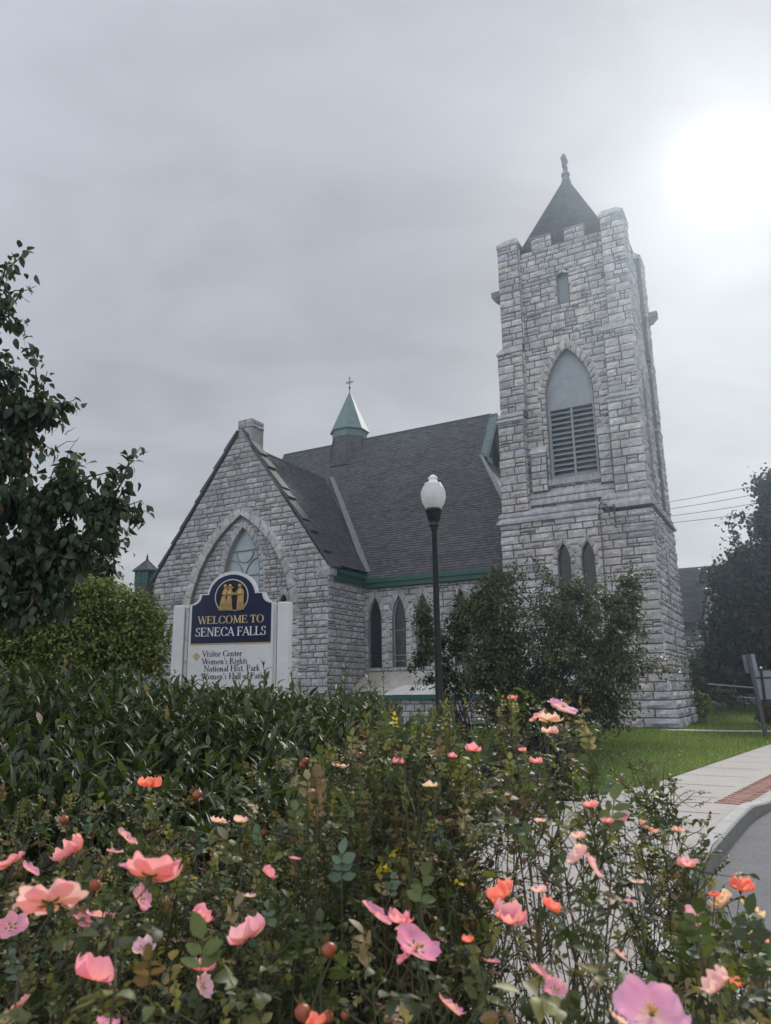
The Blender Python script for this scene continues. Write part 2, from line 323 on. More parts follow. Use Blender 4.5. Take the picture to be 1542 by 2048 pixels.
# ------------------------------------------------------------------ the church
X_, Y_, Z_ = A([1.0, 0, 0]), A([0, 1.0, 0]), A([0, 0, 1.0]); FR = -Y_   # church axes: X along the front, Y into the church
P0 = gnd(1340, 1455); YAW = -math.atan2(829, 1523.0)
church = tag(empty('stone_church', P0, YAW), 'grey stone church with a square bell tower, spire and green flèche', 'church')
O0 = A([0.0, 0, 0])
def fro(y): return O0+Y_*y
def build_tower():
    w = Wall(); g = w.g
    LX0, LX1, LY0, LY1 = -7.2, .08, .22, 7.3
    A1, A2 = Arch(-4.1, .30, 4.6, 7.75, 8.47), Arch(-2.95, .30, 4.6, 7.75, 8.47)
    # lower stage
    fill(w, fro(LY0), X_, FR, 1.5, 9.75, LX0, LX1, [(A1, .3), (A2, .3)], hr=(.33, .46), wr=(.5, 1.15), d=.085, edge=(.05, .07))
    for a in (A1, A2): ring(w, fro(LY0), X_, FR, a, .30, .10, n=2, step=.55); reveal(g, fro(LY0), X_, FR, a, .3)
    B1, B2 = Arch(3.25, .32, 5.55, 7.7, 8.5), Arch(3.4, .32, 3.3, 3.75, 4.3)
    OS = A([LX1, 0, 0])
    fill(w, OS, Y_, X_, 1.5, 9.75, LY0, LY1, [(B1, .3), (B2, .3)], hr=(.30, .42), wr=(.4, 1.0), d=.085, edge=(.07, .05))
    for a in (B1, B2): ring(w, OS, Y_, X_, a, .28, .09, n=2); reveal(g, OS, Y_, X_, a, .35)
    g.box(LX0, LX1-.4, LY0+.4, LY1, 0, 9.75, MORTAR); g.box(LX0, LX1-.02, LY1-.02, LY1, 0, 9.75, MORTAR)
    g.poly([(LX0, LY0, 0), (LX0, LY1, 0), (LX0, LY1, 9.75), (LX0, LY0, 9.75)], MORTAR)
    # battered plinth courses
    z = 1.5
    for k, (p, h) in enumerate(((.10, .37), (.20, .37), (.29, .37), (.38, .42))):
        fill(w, fro(LY0-p), X_, FR, z-h, z, LX0-p, LX1+p, hr=(h, h), wr=(.9, 1.5), d=.13, split=0, edge=(.04, .06))
        fill(w, A([LX1+p, 0, 0]), Y_, X_, z-h, z, LY0-p, LY1+p, hr=(h, h), wr=(.7, 1.3), d=.13, split=0, edge=(.06, .04))
        g.frustum((LX0-p, LX1+p-.01, LY0-p+.01, LY1+p), (LX0-p, LX1+p-.01, LY0-p+.01, LY1+p), z-h, z, MORTAR); z -= h
    # upper stages: (z0, z1, x0, x1, y0, y1, left pier, right pier)
    louv = Arch(-3.40, 1.2, 11.85, 16.2, 18.8); slot = Arch(-3.30, .30, 21.35, 23.05, 23.12)
    WY = .80; WX = -.20
    ST = [(10.35, 15.2, -7.1, .02, .32, 7.1, 1.38, 1.48), (15.7, 19.05, -6.95, .04, .42, 6.95, 1.36, 1.42), (19.45, 25.45, -6.68, .08, .50, 6.5, 1.16, 1.16)]
    fill(w, fro(WY), X_, FR, 10.35, 24.9, -5.9, -1.0, [(louv, .48), (slot, .2)], hr=(.28, .42), wr=(.42, .95), d=.07)
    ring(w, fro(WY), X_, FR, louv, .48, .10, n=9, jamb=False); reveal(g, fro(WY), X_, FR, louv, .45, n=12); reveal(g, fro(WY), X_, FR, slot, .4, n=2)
    ring(w, fro(WY), X_, FR, slot, .2, .05, n=1, step=.5)
    for sgn in (-1, 1):                   # jamb blocks beside the louvres
        z = louv.z0
        while z < louv.zs: h = random.uniform(.3, .42); ww = random.choice((.26, .48)); xa = louv.cx+sgn*louv.a; a, b = min(xa, xa+sgn*ww), max(xa, xa+sgn*ww); w.stone([A([a, WY, z]), A([b, WY, z]), A([b, WY, z+h]), A([a, WY, z+h])], FR, .1, stone_col('ring')); z += h
    slv = Arch(3.5, .7, 11.85, 16.0, 18.2)
    fill(w, A([WX, 0, 0]), Y_, X_, 10.35, 24.9, 1.0, 6.2, [(slv, .4)], hr=(.28, .42), wr=(.42, .95), d=.07)
    ring(w, A([WX, 0, 0]), Y_, X_, slv, .4, .1, n=8); reveal(g, A([WX, 0, 0]), Y_, X_, slv, .4)
    for (z0, z1, x0, x1, y0, y1, pl, pr) in ST:
        g.box(x0+.5, WX-.5, WY+.5, y1-.05, z0-.6, min(z1, 24.9), MORTAR)
        for (a, b, ea, eb) in ((x0, x0+pl, .05, 0), (x1-pr, x1, 0, .06)):
            fill(w, fro(y0), X_, FR, z0, z1, a, b, hr=(.32, .44), wr=(.42, .9), d=.08, split=.22, edge=(ea, eb))
        sp = 1.2
        for (a, b, ea, eb) in ((y0, y0+sp, .06, 0), (y1-sp, y1, 0, .05)):
            fill(w, A([x1, 0, 0]), Y_, X_, z0, z1, a, b, hr=(.32, .44), wr=(.42, .9), d=.08, split=.22, edge=(ea, eb))
        # returns of the piers towards the recessed walls (right-facing side of the left pier shows)
        fill(w, A([x0+pl, 0, 0]), Y_, X_, z0, z1, y0, WY, hr=(.32, .44), wr=(.5, .9), d=.04, split=0)
        for (xa, xb) in ((x0, x0+pl), (x1-pr, x1)):
            for (ya, yb) in ((y0, y0+sp), (y1-sp, y1)): g.box(xa+.012, xb-.012, ya+.012, yb-.012, z0-.3, z1, MORTAR)
        g.poly([(x0, y0, z0), (x0, y1, z0), (x0, y1, z1), (x0, y0, z1)], MORTAR)
        g.poly([(x0, y1, z0), (x1, y1, z0), (x1, y1, z1), (x0, y1, z1)], MORTAR)
    # short pilaster strips flanking the louvres
    for (a, b, zt) in ((-5.55, -4.72, 13.3), (-2.12, -1.5, 13.75)):
        fill(w, fro(.55), X_, FR, 11.3, zt, a, b, hr=(.3, .4), wr=(.4, .8), d=.06, split=0); g.box(a, b, .56, .8, 11.3, zt, MORTAR)
        g.frustum((a-.03, b+.03, .48, .82), (a, b, .74, .82), zt, zt+.42, stone_col('ring'))
    # merlons
    for (a, b) in ((-4.85, -3.72), (-3.05, -1.95)):
        fill(w, fro(WY), X_, FR, 24.9, 25.6, a, b, hr=(.34, .36), wr=(.5, .8), d=.06, split=0); g.box(a, b, WY+.01, WY+.42, 24.9, 25.6, MORTAR); g.frustum((a-.05, b+.05, WY-.07, WY+.47), (a+.05, b-.05, WY+.1, WY+.3), 25.6, 25.75, (.33, .33, .34))
    for (a, b) in ((2.0, 3.1), (3.9, 5.0)): g.box(WX-.45, WX-.01, a, b, 24.9, 25.6, (.32, .32, .33)); g.frustum((WX-.5, WX+.05, a-.05, b+.05), (WX-.35, WX-.1, a+.05, b-.05), 25.6, 25.75, (.33, .33, .34))
    tw = w.finish('tower', church)
    # moulded string courses and weatherings
    c = lambda: jit((.35, .35, .36), 1, .12)[0]
    def band(x0, x1, y0, y1, p, z0, z1, slope=.22):   # projecting course whose top slopes back
        zs = z0+(z1-z0)*.35; s = G(); n = max(1, int((x1-x0)/1.2)); e = [x0-p]+[x0+(x1-x0)*k/n for k in range(1, n)]+[x1+p]
        for a, b in zip(e[:-1], e[1:]):
            cc = c(); s.box(a, b-.008, y0-p, y1, z0, zs, cc); s.frustum((a, b-.008, y0-p, y1), (max(a, x0-p+slope), min(b-.008, x1+p-slope) if b > x1 else b-.008, y0-p+slope, y1), zs, z1, cc)
        s.build('string_course', SMOOTH, tw)
    def sideband(x0, x1, y0, y1, p, z0, z1):
        zs = z0+(z1-z0)*.35; s = G(); cc = c(); s.box(x0, x1+p, y0-p+.004, y1+p, z0, zs, cc); s.frustum((x0, x1+p, y0-p+.004, y1+p), (x0, x1+p-.22, y0-p+.22, y1+p-.22), zs, z1, cc); s.build('string_course', SMOOTH, tw)
    band(-7.2, -2.2, .22, 1.2, .16, 9.72, 10.08); band(-7.2, -2.2, .30, 1.2, .10, 10.08, 10.42)
    band(-2.15, .02, .22, 1.2, .16, 9.98, 10.38); band(-2.0, .02, .30, 1.2, .10, 10.38, 10.72)
    sideband(-1.5, .08, .22, 7.3, .16, 9.9, 10.24); sideband(-1.5, .06, .30, 7.2, .08, 10.24, 10.6)
    for z0 in (10.62, 11.0): band(-5.70, -1.50, .56 if z0 < 10.9 else .66, 1.2, .04, z0, z0+.34, .12)
    s = G(); s.box(-4.75, -2.05, .62, 1.0, 11.55, 11.85, c()); s.build('window_sill', SMOOTH, tw)                                    # louvre sill
    for (zb, dz, lo, hi) in ((15.2, .25, (-7.1, .02, .32, 7.1), (-6.95, .04, .42, 6.95)), (19.05, .4, (-6.95, .04, .42, 6.95), (-6.68, .08, .50, 6.5))):
        n = 2 if zb < 17 else 1
        for i in range(n):
            z = zb+i*dz; p = .07 if i == 0 else .02
            for (side, pw) in (('l', 1.38), ('r', 1.46)):
                for back in (0, 1):
                    x0, x1 = (lo[0]-p, lo[0]+pw) if side == 'l' else (lo[1]-pw, lo[1]+p)
                    y0, y1 = (lo[2]-p, lo[2]+1.25) if not back else (lo[3]-1.25, lo[3]+p)
                    t = (hi[0], x1-.03, hi[2], y1) if side == 'l' else (x0+.03, hi[1], hi[2], y1)
                    if back: t = (t[0], t[1], y0, hi[3])
                    m = .08; cc = c(); s = G(); s.box(x0, x1, y0, y1, z, z+m, cc); s.frustum((x0, x1, y0, y1), t, z+m, z+dz+.02, cc); s.build('buttress_weathering', SMOOTH, tw)
    # corner pinnacles with sloping caps
    for (a, b, y0, y1) in ((-6.68, -5.52, .5, 1.7), (-1.08, .08, .5, 1.7), (-1.08, .08, 5.3, 6.5), (-6.68, -5.52, 5.3, 6.5)):
        q = G(); cc = c(); q.box(a-.06, b+.06, y0-.06, y1+.06, 25.45, 25.6, cc); q.frustum((a-.06, b+.06, y0-.06, y1+.06), (a+.28, b-.12, y0+.25, y1-.25) if a < -3 else (a+.1, b-.3, y0+.25, y1-.25), 25.6, 26.0, cc); q.build('pinnacle', SMOOTH, tw)
    # gargoyle spouts
    for (x0, x1, y, z) in ((-7.25, -6.6, .95, 22.75), (.0, .62, 6.05, 21.95)):
        q = G(); left = x0 < -3; b = (x0, x1, y-.22, y+.22)
        q.frustum((x0+.3, x1, y-.15, y+.15) if left else (x0, x1-.3, y-.15, y+.15), b, z-.35, z, (.17, .17, .18)); q.box(*b, z, z+.3, (.2, .2, .21)); q.build('gargoyle', STONE, tw)
    # louvred belfry opening
    q = G(); y = WY+.3; cx, a = louv.cx, louv.a; up = Arch(cx, a, 15.65, 16.2, 18.8)
    panel(q, fro(WY), X_, FR, up, .25, n=14); q.box(cx-.95, cx+1.0, WY+.235, WY+.245, 17.25, 17.29)
    q.box(cx-a, cx-a+.12, y-.14, y+.1, 11.85, 15.9); q.box(cx+a-.12, cx+a, y-.14, y+.1, 11.85, 15.9); q.box(cx-.05, cx+.05, y-.1, y+.1, 12.0, 15.65)
    q.box(cx-a+.12, cx+a-.12, y-.14, y+.1, 11.85, 12.02); q.box(cx-a+.12, cx+a-.12, y-.14, y+.08, 15.6, 15.72)
    lv = q.build('louvre', GREYP, tw)
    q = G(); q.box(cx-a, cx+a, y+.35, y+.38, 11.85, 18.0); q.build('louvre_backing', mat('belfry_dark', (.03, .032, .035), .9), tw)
    q = G()
    for i in range(13):
        z = 12.05+i*.275
        q.add([(cx-a+.1, y-.12, z), (cx+a-.1, y-.12, z), (cx+a-.1, y+.2, z+.22), (cx-a+.1, y+.2, z+.22), (cx-a+.1, y-.12, z+.025), (cx+a-.1, y-.12, z+.025), (cx+a-.1, y+.2, z+.245), (cx-a+.1, y+.2, z+.245)], [(0, 3, 2, 1), (4, 5, 6, 7), (0, 1, 5, 4), (2, 3, 7, 6)])
    q.build('louvre_slat', GREYP, tw)
    q = G(); panel(q, A([WX, 0, 0]), Y_, X_, slv, .3); q.build('louvre', GREYP, tw)
    for i in range(12): pass
    q = G(); panel(q, fro(WY), X_, FR, slot, .3, n=2); q.build('slit_window', mat('belfry_shutter', (.23, .25, .28), .7), tw)
    for o, O, U, N in ((A1, fro(LY0), X_, FR), (A2, fro(LY0), X_, FR), (B1, OS, Y_, X_), (B2, OS, Y_, X_)):
        q = G(); panel(q, O, U, N, o, .22); wn = q.build('lancet_window', GLASSD if o is not B2 else SMOOTH, tw)
        if o in (A1, A2):
            L = []; hh = np.arange(o.z0-1, o.za+1, .22)
            for h0 in hh:
                for sg in (-1, 1):
                    P = [(o.cx+sg*t, h0+1.6*(t+.3)*1.0) for t in np.linspace(-.3, .3, 7)]
                    P = [p for p in P if o.z0 < p[1] < o.za and abs(p[0]-o.cx) < (o.hw(p[1]) or 0)]
                    if len(P) > 1: L.append(P)
            q2 = G(); bars(q2, O, U, N, o, .2, L, .009, (.03, .03, .035)); l = q2.build('lattice', IRON, tw)
    # spire
    q = G(); cx, cy, hb = -3.33, 3.7, 2.75; apex = (cx, cy, 31.0); c4 = [(cx-hb, cy-hb, 24.5), (cx+hb, cy-hb, 24.5), (cx+hb, cy+hb, 24.5), (cx-hb, cy+hb, 24.5)]
    for i in range(4):
        a, b = A(c4[i]), A(c4[(i+1) % 4]); ap = A(apex); n = unit(np.cross(b-a, ap-a)); k = 34
        for j in range(k):
            t0, t1 = j/k, (j+1.12)/k if j < k-1 else 1; l0, r0 = a+(ap-a)*t0, b+(ap-b)*t0; l1, r1 = a+(ap-a)*t1, b+(ap-b)*t1
            m = max(1, int(np.linalg.norm(r0-l0)/.45)); cols = jit((.055, .055, .062), m, .18)
            for i2 in range(m): q.add([l0+(r0-l0)*i2/m+n*.03, l0+(r0-l0)*(i2+1)/m+n*.03, l1+(r1-l1)*(i2+1)/m, l1+(r1-l1)*i2/m], [(0, 1, 2, 3)], col=cols[i2])
    q.add([A(p)-[0, 0, .03] for p in c4], [(3, 2, 1, 0)], col=(.05,)*3); q.build('spire', SLATE, tw)
    q = G(); q.box(cx-hb-.05, cx+hb+.05, cy-hb-.05, cy+hb+.05, 24.3, 24.47); q.build('spire_gutter', GREENP, tw)
    q = G(); q.lathe([(.02, 30.5), (.30, 30.55), (.22, 30.85), (.17, 31.0), (.26, 31.08), (.24, 31.2), (.13, 31.3), (.12, 31.55), (.01, 31.56)], (cx, cy, 0), 10)
    q.frustum((cx-.1, cx+.1, cy-.24, cy+.24), (cx-.1, cx+.1, cy-.34, cy+.34), 31.5, 31.85); q.box(cx-.09, cx+.09, cy-.15, cy+.15, 31.84, 32.0)
    q.frustum((cx-.14, cx+.14, cy-.2, cy+.2), (cx-.16, cx+.16, cy-.26, cy+.26), 31.99, 32.2); q.frustum((cx-.16, cx+.16, cy-.26, cy+.26), (cx-.06, cx+.06, cy-.12, cy+.12), 32.2, 32.5)
    q.build('finial', mat('dark_stone', (.09, .09, .1), .8, noise=[(6, .3)]), tw)
    # electrical service on the front wall: conduit, bracket and insulators
    q = G(); q.tube([(-2.2, .06, 10.1), (-2.22, .06, 6.5), (-2.22, .06, 1.6)], .035, 6); q.tube([(-2.2, .06, 10.1), (-2.05, -.1, 10.2), (-1.85, -.22, 10.0)], .03, 6)
    q.tube([(-1.5, -.05, 10.0), (-1.5, -.05, 8.9)], .03, 6)
    for z in (9.95, 9.62, 9.3, 8.98): q.lathe([(.01, z-.06), (.06, z-.05), (.045, z), (.06, z+.05), (.01, z+.06)], (-1.5, -.12, 0), 8); q.box(-1.53, -1.47, -.12, .2, z-.015, z+.015)
    for k in range(4): q.tube([(-2.1, -.1, 10.15), (-1.9+.05*k, -.3, 10.25-.2*k), (-1.65, -.3, 9.7-.22*k), (-1.5, -.14, 9.95-.32*k)], .012, 4)
    q.build('service_conduit', mat('weathered_conduit', (.10, .095, .095), .7), tw)
    return tw
TOWER = build_tower()

EAVE, SL = 8.4, 11.3/7.5
def shingles(g, O, U, V, N, vmax, ul, ur, course=.2, wd=.26, base=(.085, .083, .09), lift=.042):
    O, U, V, N = map(np.asarray, (O, U, V, N)); k = int(vmax/course); Pv = []; Cv = []
    for j in range(k+1):
        v0 = j*course; v1 = min(v0+course*1.12, vmax); row = jit(base, 1, .07)[0]
        a0, b0, a1, b1 = ul(v0), ur(v0), ul(v1), ur(v1)
        if b0-a0 < .03: continue
        off = (j % 2)*.5*wd+random.uniform(0, .1); x = a0; m = [a0]; nx = math.floor((a0-off)/wd+1)*wd+off
        while nx < b0-.02: m.append(nx+random.uniform(-.025, .025)); nx += wd
        m.append(b0); f = (b1-a1)/(b0-a0)
        for p, q in zip(m[:-1], m[1:]):
            h = lift*random.uniform(.7, 1.25); c = row*random.uniform(.72, 1.28)
            pp, qq = max(p, a1) if p == a0 and a1 > a0 else p, q
            tl = min(max(p, a1), b1); tr = min(max(q, a1), b1)
            Pv.append([O+U*p+V*v0+N*h, O+U*(q-.008)+V*v0+N*h, O+U*max(tr-.008, tl)+V*v1+N*.004, O+U*tl+V*v1+N*.004]); Cv.append(c)
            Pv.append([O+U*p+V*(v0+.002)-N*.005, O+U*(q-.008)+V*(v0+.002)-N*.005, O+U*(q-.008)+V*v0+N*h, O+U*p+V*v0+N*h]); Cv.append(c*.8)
    n = len(Pv); g.add(A(Pv), np.arange(4*n).reshape(n, 4), col=np.repeat(A(Cv), 4, 0))
    vs = np.linspace(0, vmax, 12)
    for p, q in zip(vs[:-1], vs[1:]): g.add([O+U*ul(p)+V*p, O+U*ur(p)+V*p, O+U*ur(q)+V*q, O+U*ul(q)+V*q], [(0, 1, 2, 3)], col=A(base)*.6)

def lancet(w, parent, O, U, N, o, rw=.36, depth=.25, n=3, glass=None, step=.42, sill=True, bar=None):
    ring(w, O, U, N, o, rw, .05, n=n, step=step, vary=.12); reveal(w.g, O, U, N, o, depth+.05)

def build_nave():
    w = Wall(); y = 2.5; x0, x1 = -16.55, -6.9
    ops = [Arch(c, .41, 2.95, 5.6, 6.95) for c in (-15.83, -14.29, -12.78, -10.51, -9.0)]
    fill(w, fro(y), X_, FR, 0, 8.25, x0, x1, [(o, .36) for o in ops], hr=(.3, .42), wr=(.4, .85), d=.035, split=.35, brk=(7.45,))
    for o in ops: lancet(w, None, fro(y), X_, FR, o)
    w.g.box(-30, -7.3, y+.3, 17.2, 0, 8.3, MORTAR)
    nv = w.finish('nave_wall', church)
    for o in ops: s = G(); s.box(o.cx-.62, o.cx+.62, y-.1, y+.25, 2.77, 2.95, jit((.32, .32, .33), 1, .1)[0]); s.build('window_sill', SMOOTH, nv)
    for k, o in enumerate(ops):
        q = G(); panel(q, fro(y), X_, FR, o, .24); wn = q.build('window', GLASSD, nv)
        q = G(); bars(q, fro(y), X_, FR, o, .22, [[(o.cx-.4, 3.62), (o.cx+.4, 3.62)], [(o.cx-.4, 5.0), (o.cx+.4, 5.0)]]+([[(o.cx-.4, 3.3), (o.cx+.4, 3.3)]] if k == 1 else []), .025)
        q.prism([(p[0], p[1]) for p in o.outline(-.0, 8)]+[(p[0], p[1]) for p in Arch(o.cx, o.a-.05, o.z0+.05, o.zs, o.za-.12).outline(0, 8)[::-1]], fro(y), X_, Z_, FR, -.24, -.19)
        q.build('window_frame', GREYP if k else IRON, nv)
    # roof
    g = G(); V = unit(A([0, 1.0, SL])); N = unit(A([0, -SL, 1.0])); yo = 2.18; O = A([0, yo, EAVE+(yo-2.5)*SL]); k = V[1]
    vtop = (10-yo)/k
    def ur(v):
        yy = yo+v*k; zz = EAVE+(yy-2.5)*SL
        return -10.92 if zz > 16.1 else -10.92+(16.1-zz)*.605
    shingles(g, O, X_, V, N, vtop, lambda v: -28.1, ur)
    N2 = unit(A([0, SL, 1.0])); V2 = A([0, -V[1], V[2]])
    g.poly([(-28.1, 17.82, EAVE-.48), (-6.9, 17.82, EAVE-.48), (-10.9, 10, 19.7), (-28.1, 10, 19.7)], (.08,)*3)
    # hipped right-hand end below the gablet
    g.poly([(-10.92+(16.1-12)*.605, 4.89, 12), (-10.92+(16.1-12)*.605, 15.1, 12), (-10.92, 12.38, 16.1), (-10.92, 7.61, 16.1)], (.06,)*3); g.poly([(-6.2, 2.3, 8.2), (-6.2, 17.7, 8.2), (-8.44, 15.1, 12), (-8.44, 4.89, 12)], (.06,)*3)
    g.poly([(-28.1, 2.18, 7.9), (-28.1, 10, 19.69), (-28.1, 17.8, 7.9)], (.07,)*3)
    rf = g.build('nave_roof', SLATE, church)
    s = G(); s.box(-28.1, -10.92, 9.92, 10.08, 19.68, 19.76, (.075,)*3)
    vpt = lambda t: A([-22.3, 7.8, 16.42])*(1-t)+A([-16.3, 2.5, 8.45])*t
    s.add([vpt(0)+[-.05, -.15, .05], vpt(0)+[.2, 0, .06], vpt(1)+[.28, .1, .02], vpt(1)+[-.1, -.25, .02]], [(3, 2, 1, 0)], col=(.17, .17, .185))
    h0, h1 = A([-10.92, 7.6, 16.1]), A([-8.3, 4.75, 11.8]); s.add([h0+[-.05, -.03, .07], h0+[.12, .05, .07], h1+[.15, .05, .07], h1+[-.2, -.05, .07]], [(0, 1, 2, 3)], col=(.25, .25, .26))
    s.build('flashing', mat('lead_flashing', rough=.6, noise=[(5, .2)]), rf)
    # green gablet
    q = G(); gx = -10.95; L = [(7.55, 16.0), (10, 19.72), (12.45, 16.0)]
    for a, b in ((0, 1), (1, 2)):
        pa, pb = A([gx, *L[a]]), A([gx, *L[b]]); u = unit(pb-pa); nn = A([0, -u[2], u[1]]) if a == 0 else A([0, -u[2], u[1]])
        q.obox(pa, u, nn, X_, 0, np.linalg.norm(pb-pa), -.32, .02, -.05, .45)
    q.box(gx-.2, gx+.30, 7.6, 9.0, 15.85, 16.25); q.box(gx-.2, gx+.30, 11, 12.4, 15.85, 16.25)
    q.build('gablet', COPPER, rf)
    q = G(); q.poly([(gx-.35, 7.5, 16), (gx-.35, 12.5, 16), (gx-.35, 10, 19.6)]); q.build('gablet_panel', mat('gablet_dark', (.03, .06, .06), .8), rf)
    # green eaves board and gutter
    q = G(); q.box(-16.2, -6.9, 2.02, 2.5, 7.72, 7.98); q.box(-16.2, -6.9, 2.14, 2.5, 7.46, 7.72); q.build('eave_board', GREENP, rf)
    # copper fleche on the ridge
    q = G(); cx, cy = -22.1, 10.0; ph = math.pi/8
    q.lathe([(1.42, 20.35), (1.50, 20.42), (.02, 23.75)], (cx, cy, 0), 8, ph=ph); q.lathe([(1.28, 19.85), (1.32, 20.35), (1.42, 20.36)], (cx, cy, 0), 8, ph=ph)
    fl = q.build('fleche', COPPER, rf)
    q = G(); 
    for k in range(8):
        a0 = k*math.pi/4-math.pi/8; a1 = a0+math.pi/4; r0, r1, zb, zt = 1.72, 1.27, 17.5, 19.88
        p0, p1 = A([cx+r0*math.cos(a0), cy+r0*math.sin(a0), zb]), A([cx+r0*math.cos(a1), cy+r0*math.sin(a1), zb]); u = unit(p1-p0); mid = A([math.cos(a0+math.pi/8), math.sin(a0+math.pi/8), 0]); sl = math.cos(math.pi/8); v = unit(Z_*(zt-zb)-mid*(r0-r1)*sl); n = np.cross(u, v); vm = math.hypot(zt-zb, (r0-r1)*sl); wb = np.linalg.norm(p1-p0); ins = (r0-r1)*math.sin(math.pi/8)
        shingles(q, p0, u, v, n, vm, lambda t: ins*t/vm, lambda t: wb-ins*t/vm, base=(.07, .068, .074))
    q.build('fleche_base', SLATE, rf)
    q = G(); q.tube([(cx, cy, 23.6), (cx, cy, 24.85)], .03, 6); q.tube([(cx-.24, cy, 24.5), (cx+.24, cy, 24.5)], .028, 6)
    for p in ((-.25, 24.5), (.25, 24.5), (0, 24.87)): 
        a = np.linspace(0, 2*math.pi, 11); q.tube([(cx+p[0]+.06*math.cos(t), cy, p[1]+.06*math.sin(t)) for t in a], .02, 5)
    a = np.linspace(0, 2*math.pi, 13); q.tube([(cx+.13*math.cos(t), cy, 24.5+.13*math.sin(t)) for t in a], .015, 5); q.lathe([(.01, 23.95), (.09, 24.02), (.09, 24.1), (.01, 24.16)], (cx, cy, 0), 8)
    q.build('cross', IRON, rf)
    # white-roofed lean-to against the nave
    g = G(); yb, yf = 2.46, .1; xl, xr = -16.2, -8.3
    c0 = (.42, .41, .36)
    g.add([(xl-1.2, .9, 1.66), (xl+1.5, .9, 1.66), (xl+1.5, yb, 2.72), (xl+.1, yb, 2.72)], [(0, 1, 2, 3)], col=(.36, .35, .29))
    g.add([(xl+1.5, yf, 1.47), (xr, yf, 1.47), (xr, yb, 2.74), (xl+1.5, yb, 2.74)], [(0, 1, 2, 3)], col=c0)
    g.add([(xl+2.0, yf, 1.478), (xr-1.6, yf, 1.478), (xr-2.4, yf+.9, 1.478+.9*1.27/2.36), (xl+2.9, yf+.9, 1.478+.9*1.27/2.36)], [(0, 1, 2, 3)], col=(.6, .6, .58))
    lt = g.build('leanto_roof', mat('roof_membrane', rough=.7, noise=[(2, .2), (9, .15)], wear=(1.3, .60, (.24, .23, .18))), church)
    q = G(); q.box(xl+1.5, xr, yf-.05, yf, 1.24, 1.46); q.box(xl-1.2, xl+1.5, .85, .9, 1.44, 1.65); q.build('eave_board', GREENP, lt)
    w = Wall(); fill(w, fro(yf+.15), X_, FR, 0, 1.3, xl+1.5, xr, hr=(.25, .35), wr=(.5, .9), d=.05, pal='gable'); fill(w, fro(1.0), X_, FR, 0, 1.5, xl-1.2, xl+1.5, hr=(.25, .35), wr=(.5, .9), d=.05, pal='gable'); w.finish('leanto_wall', church)
build_nave()

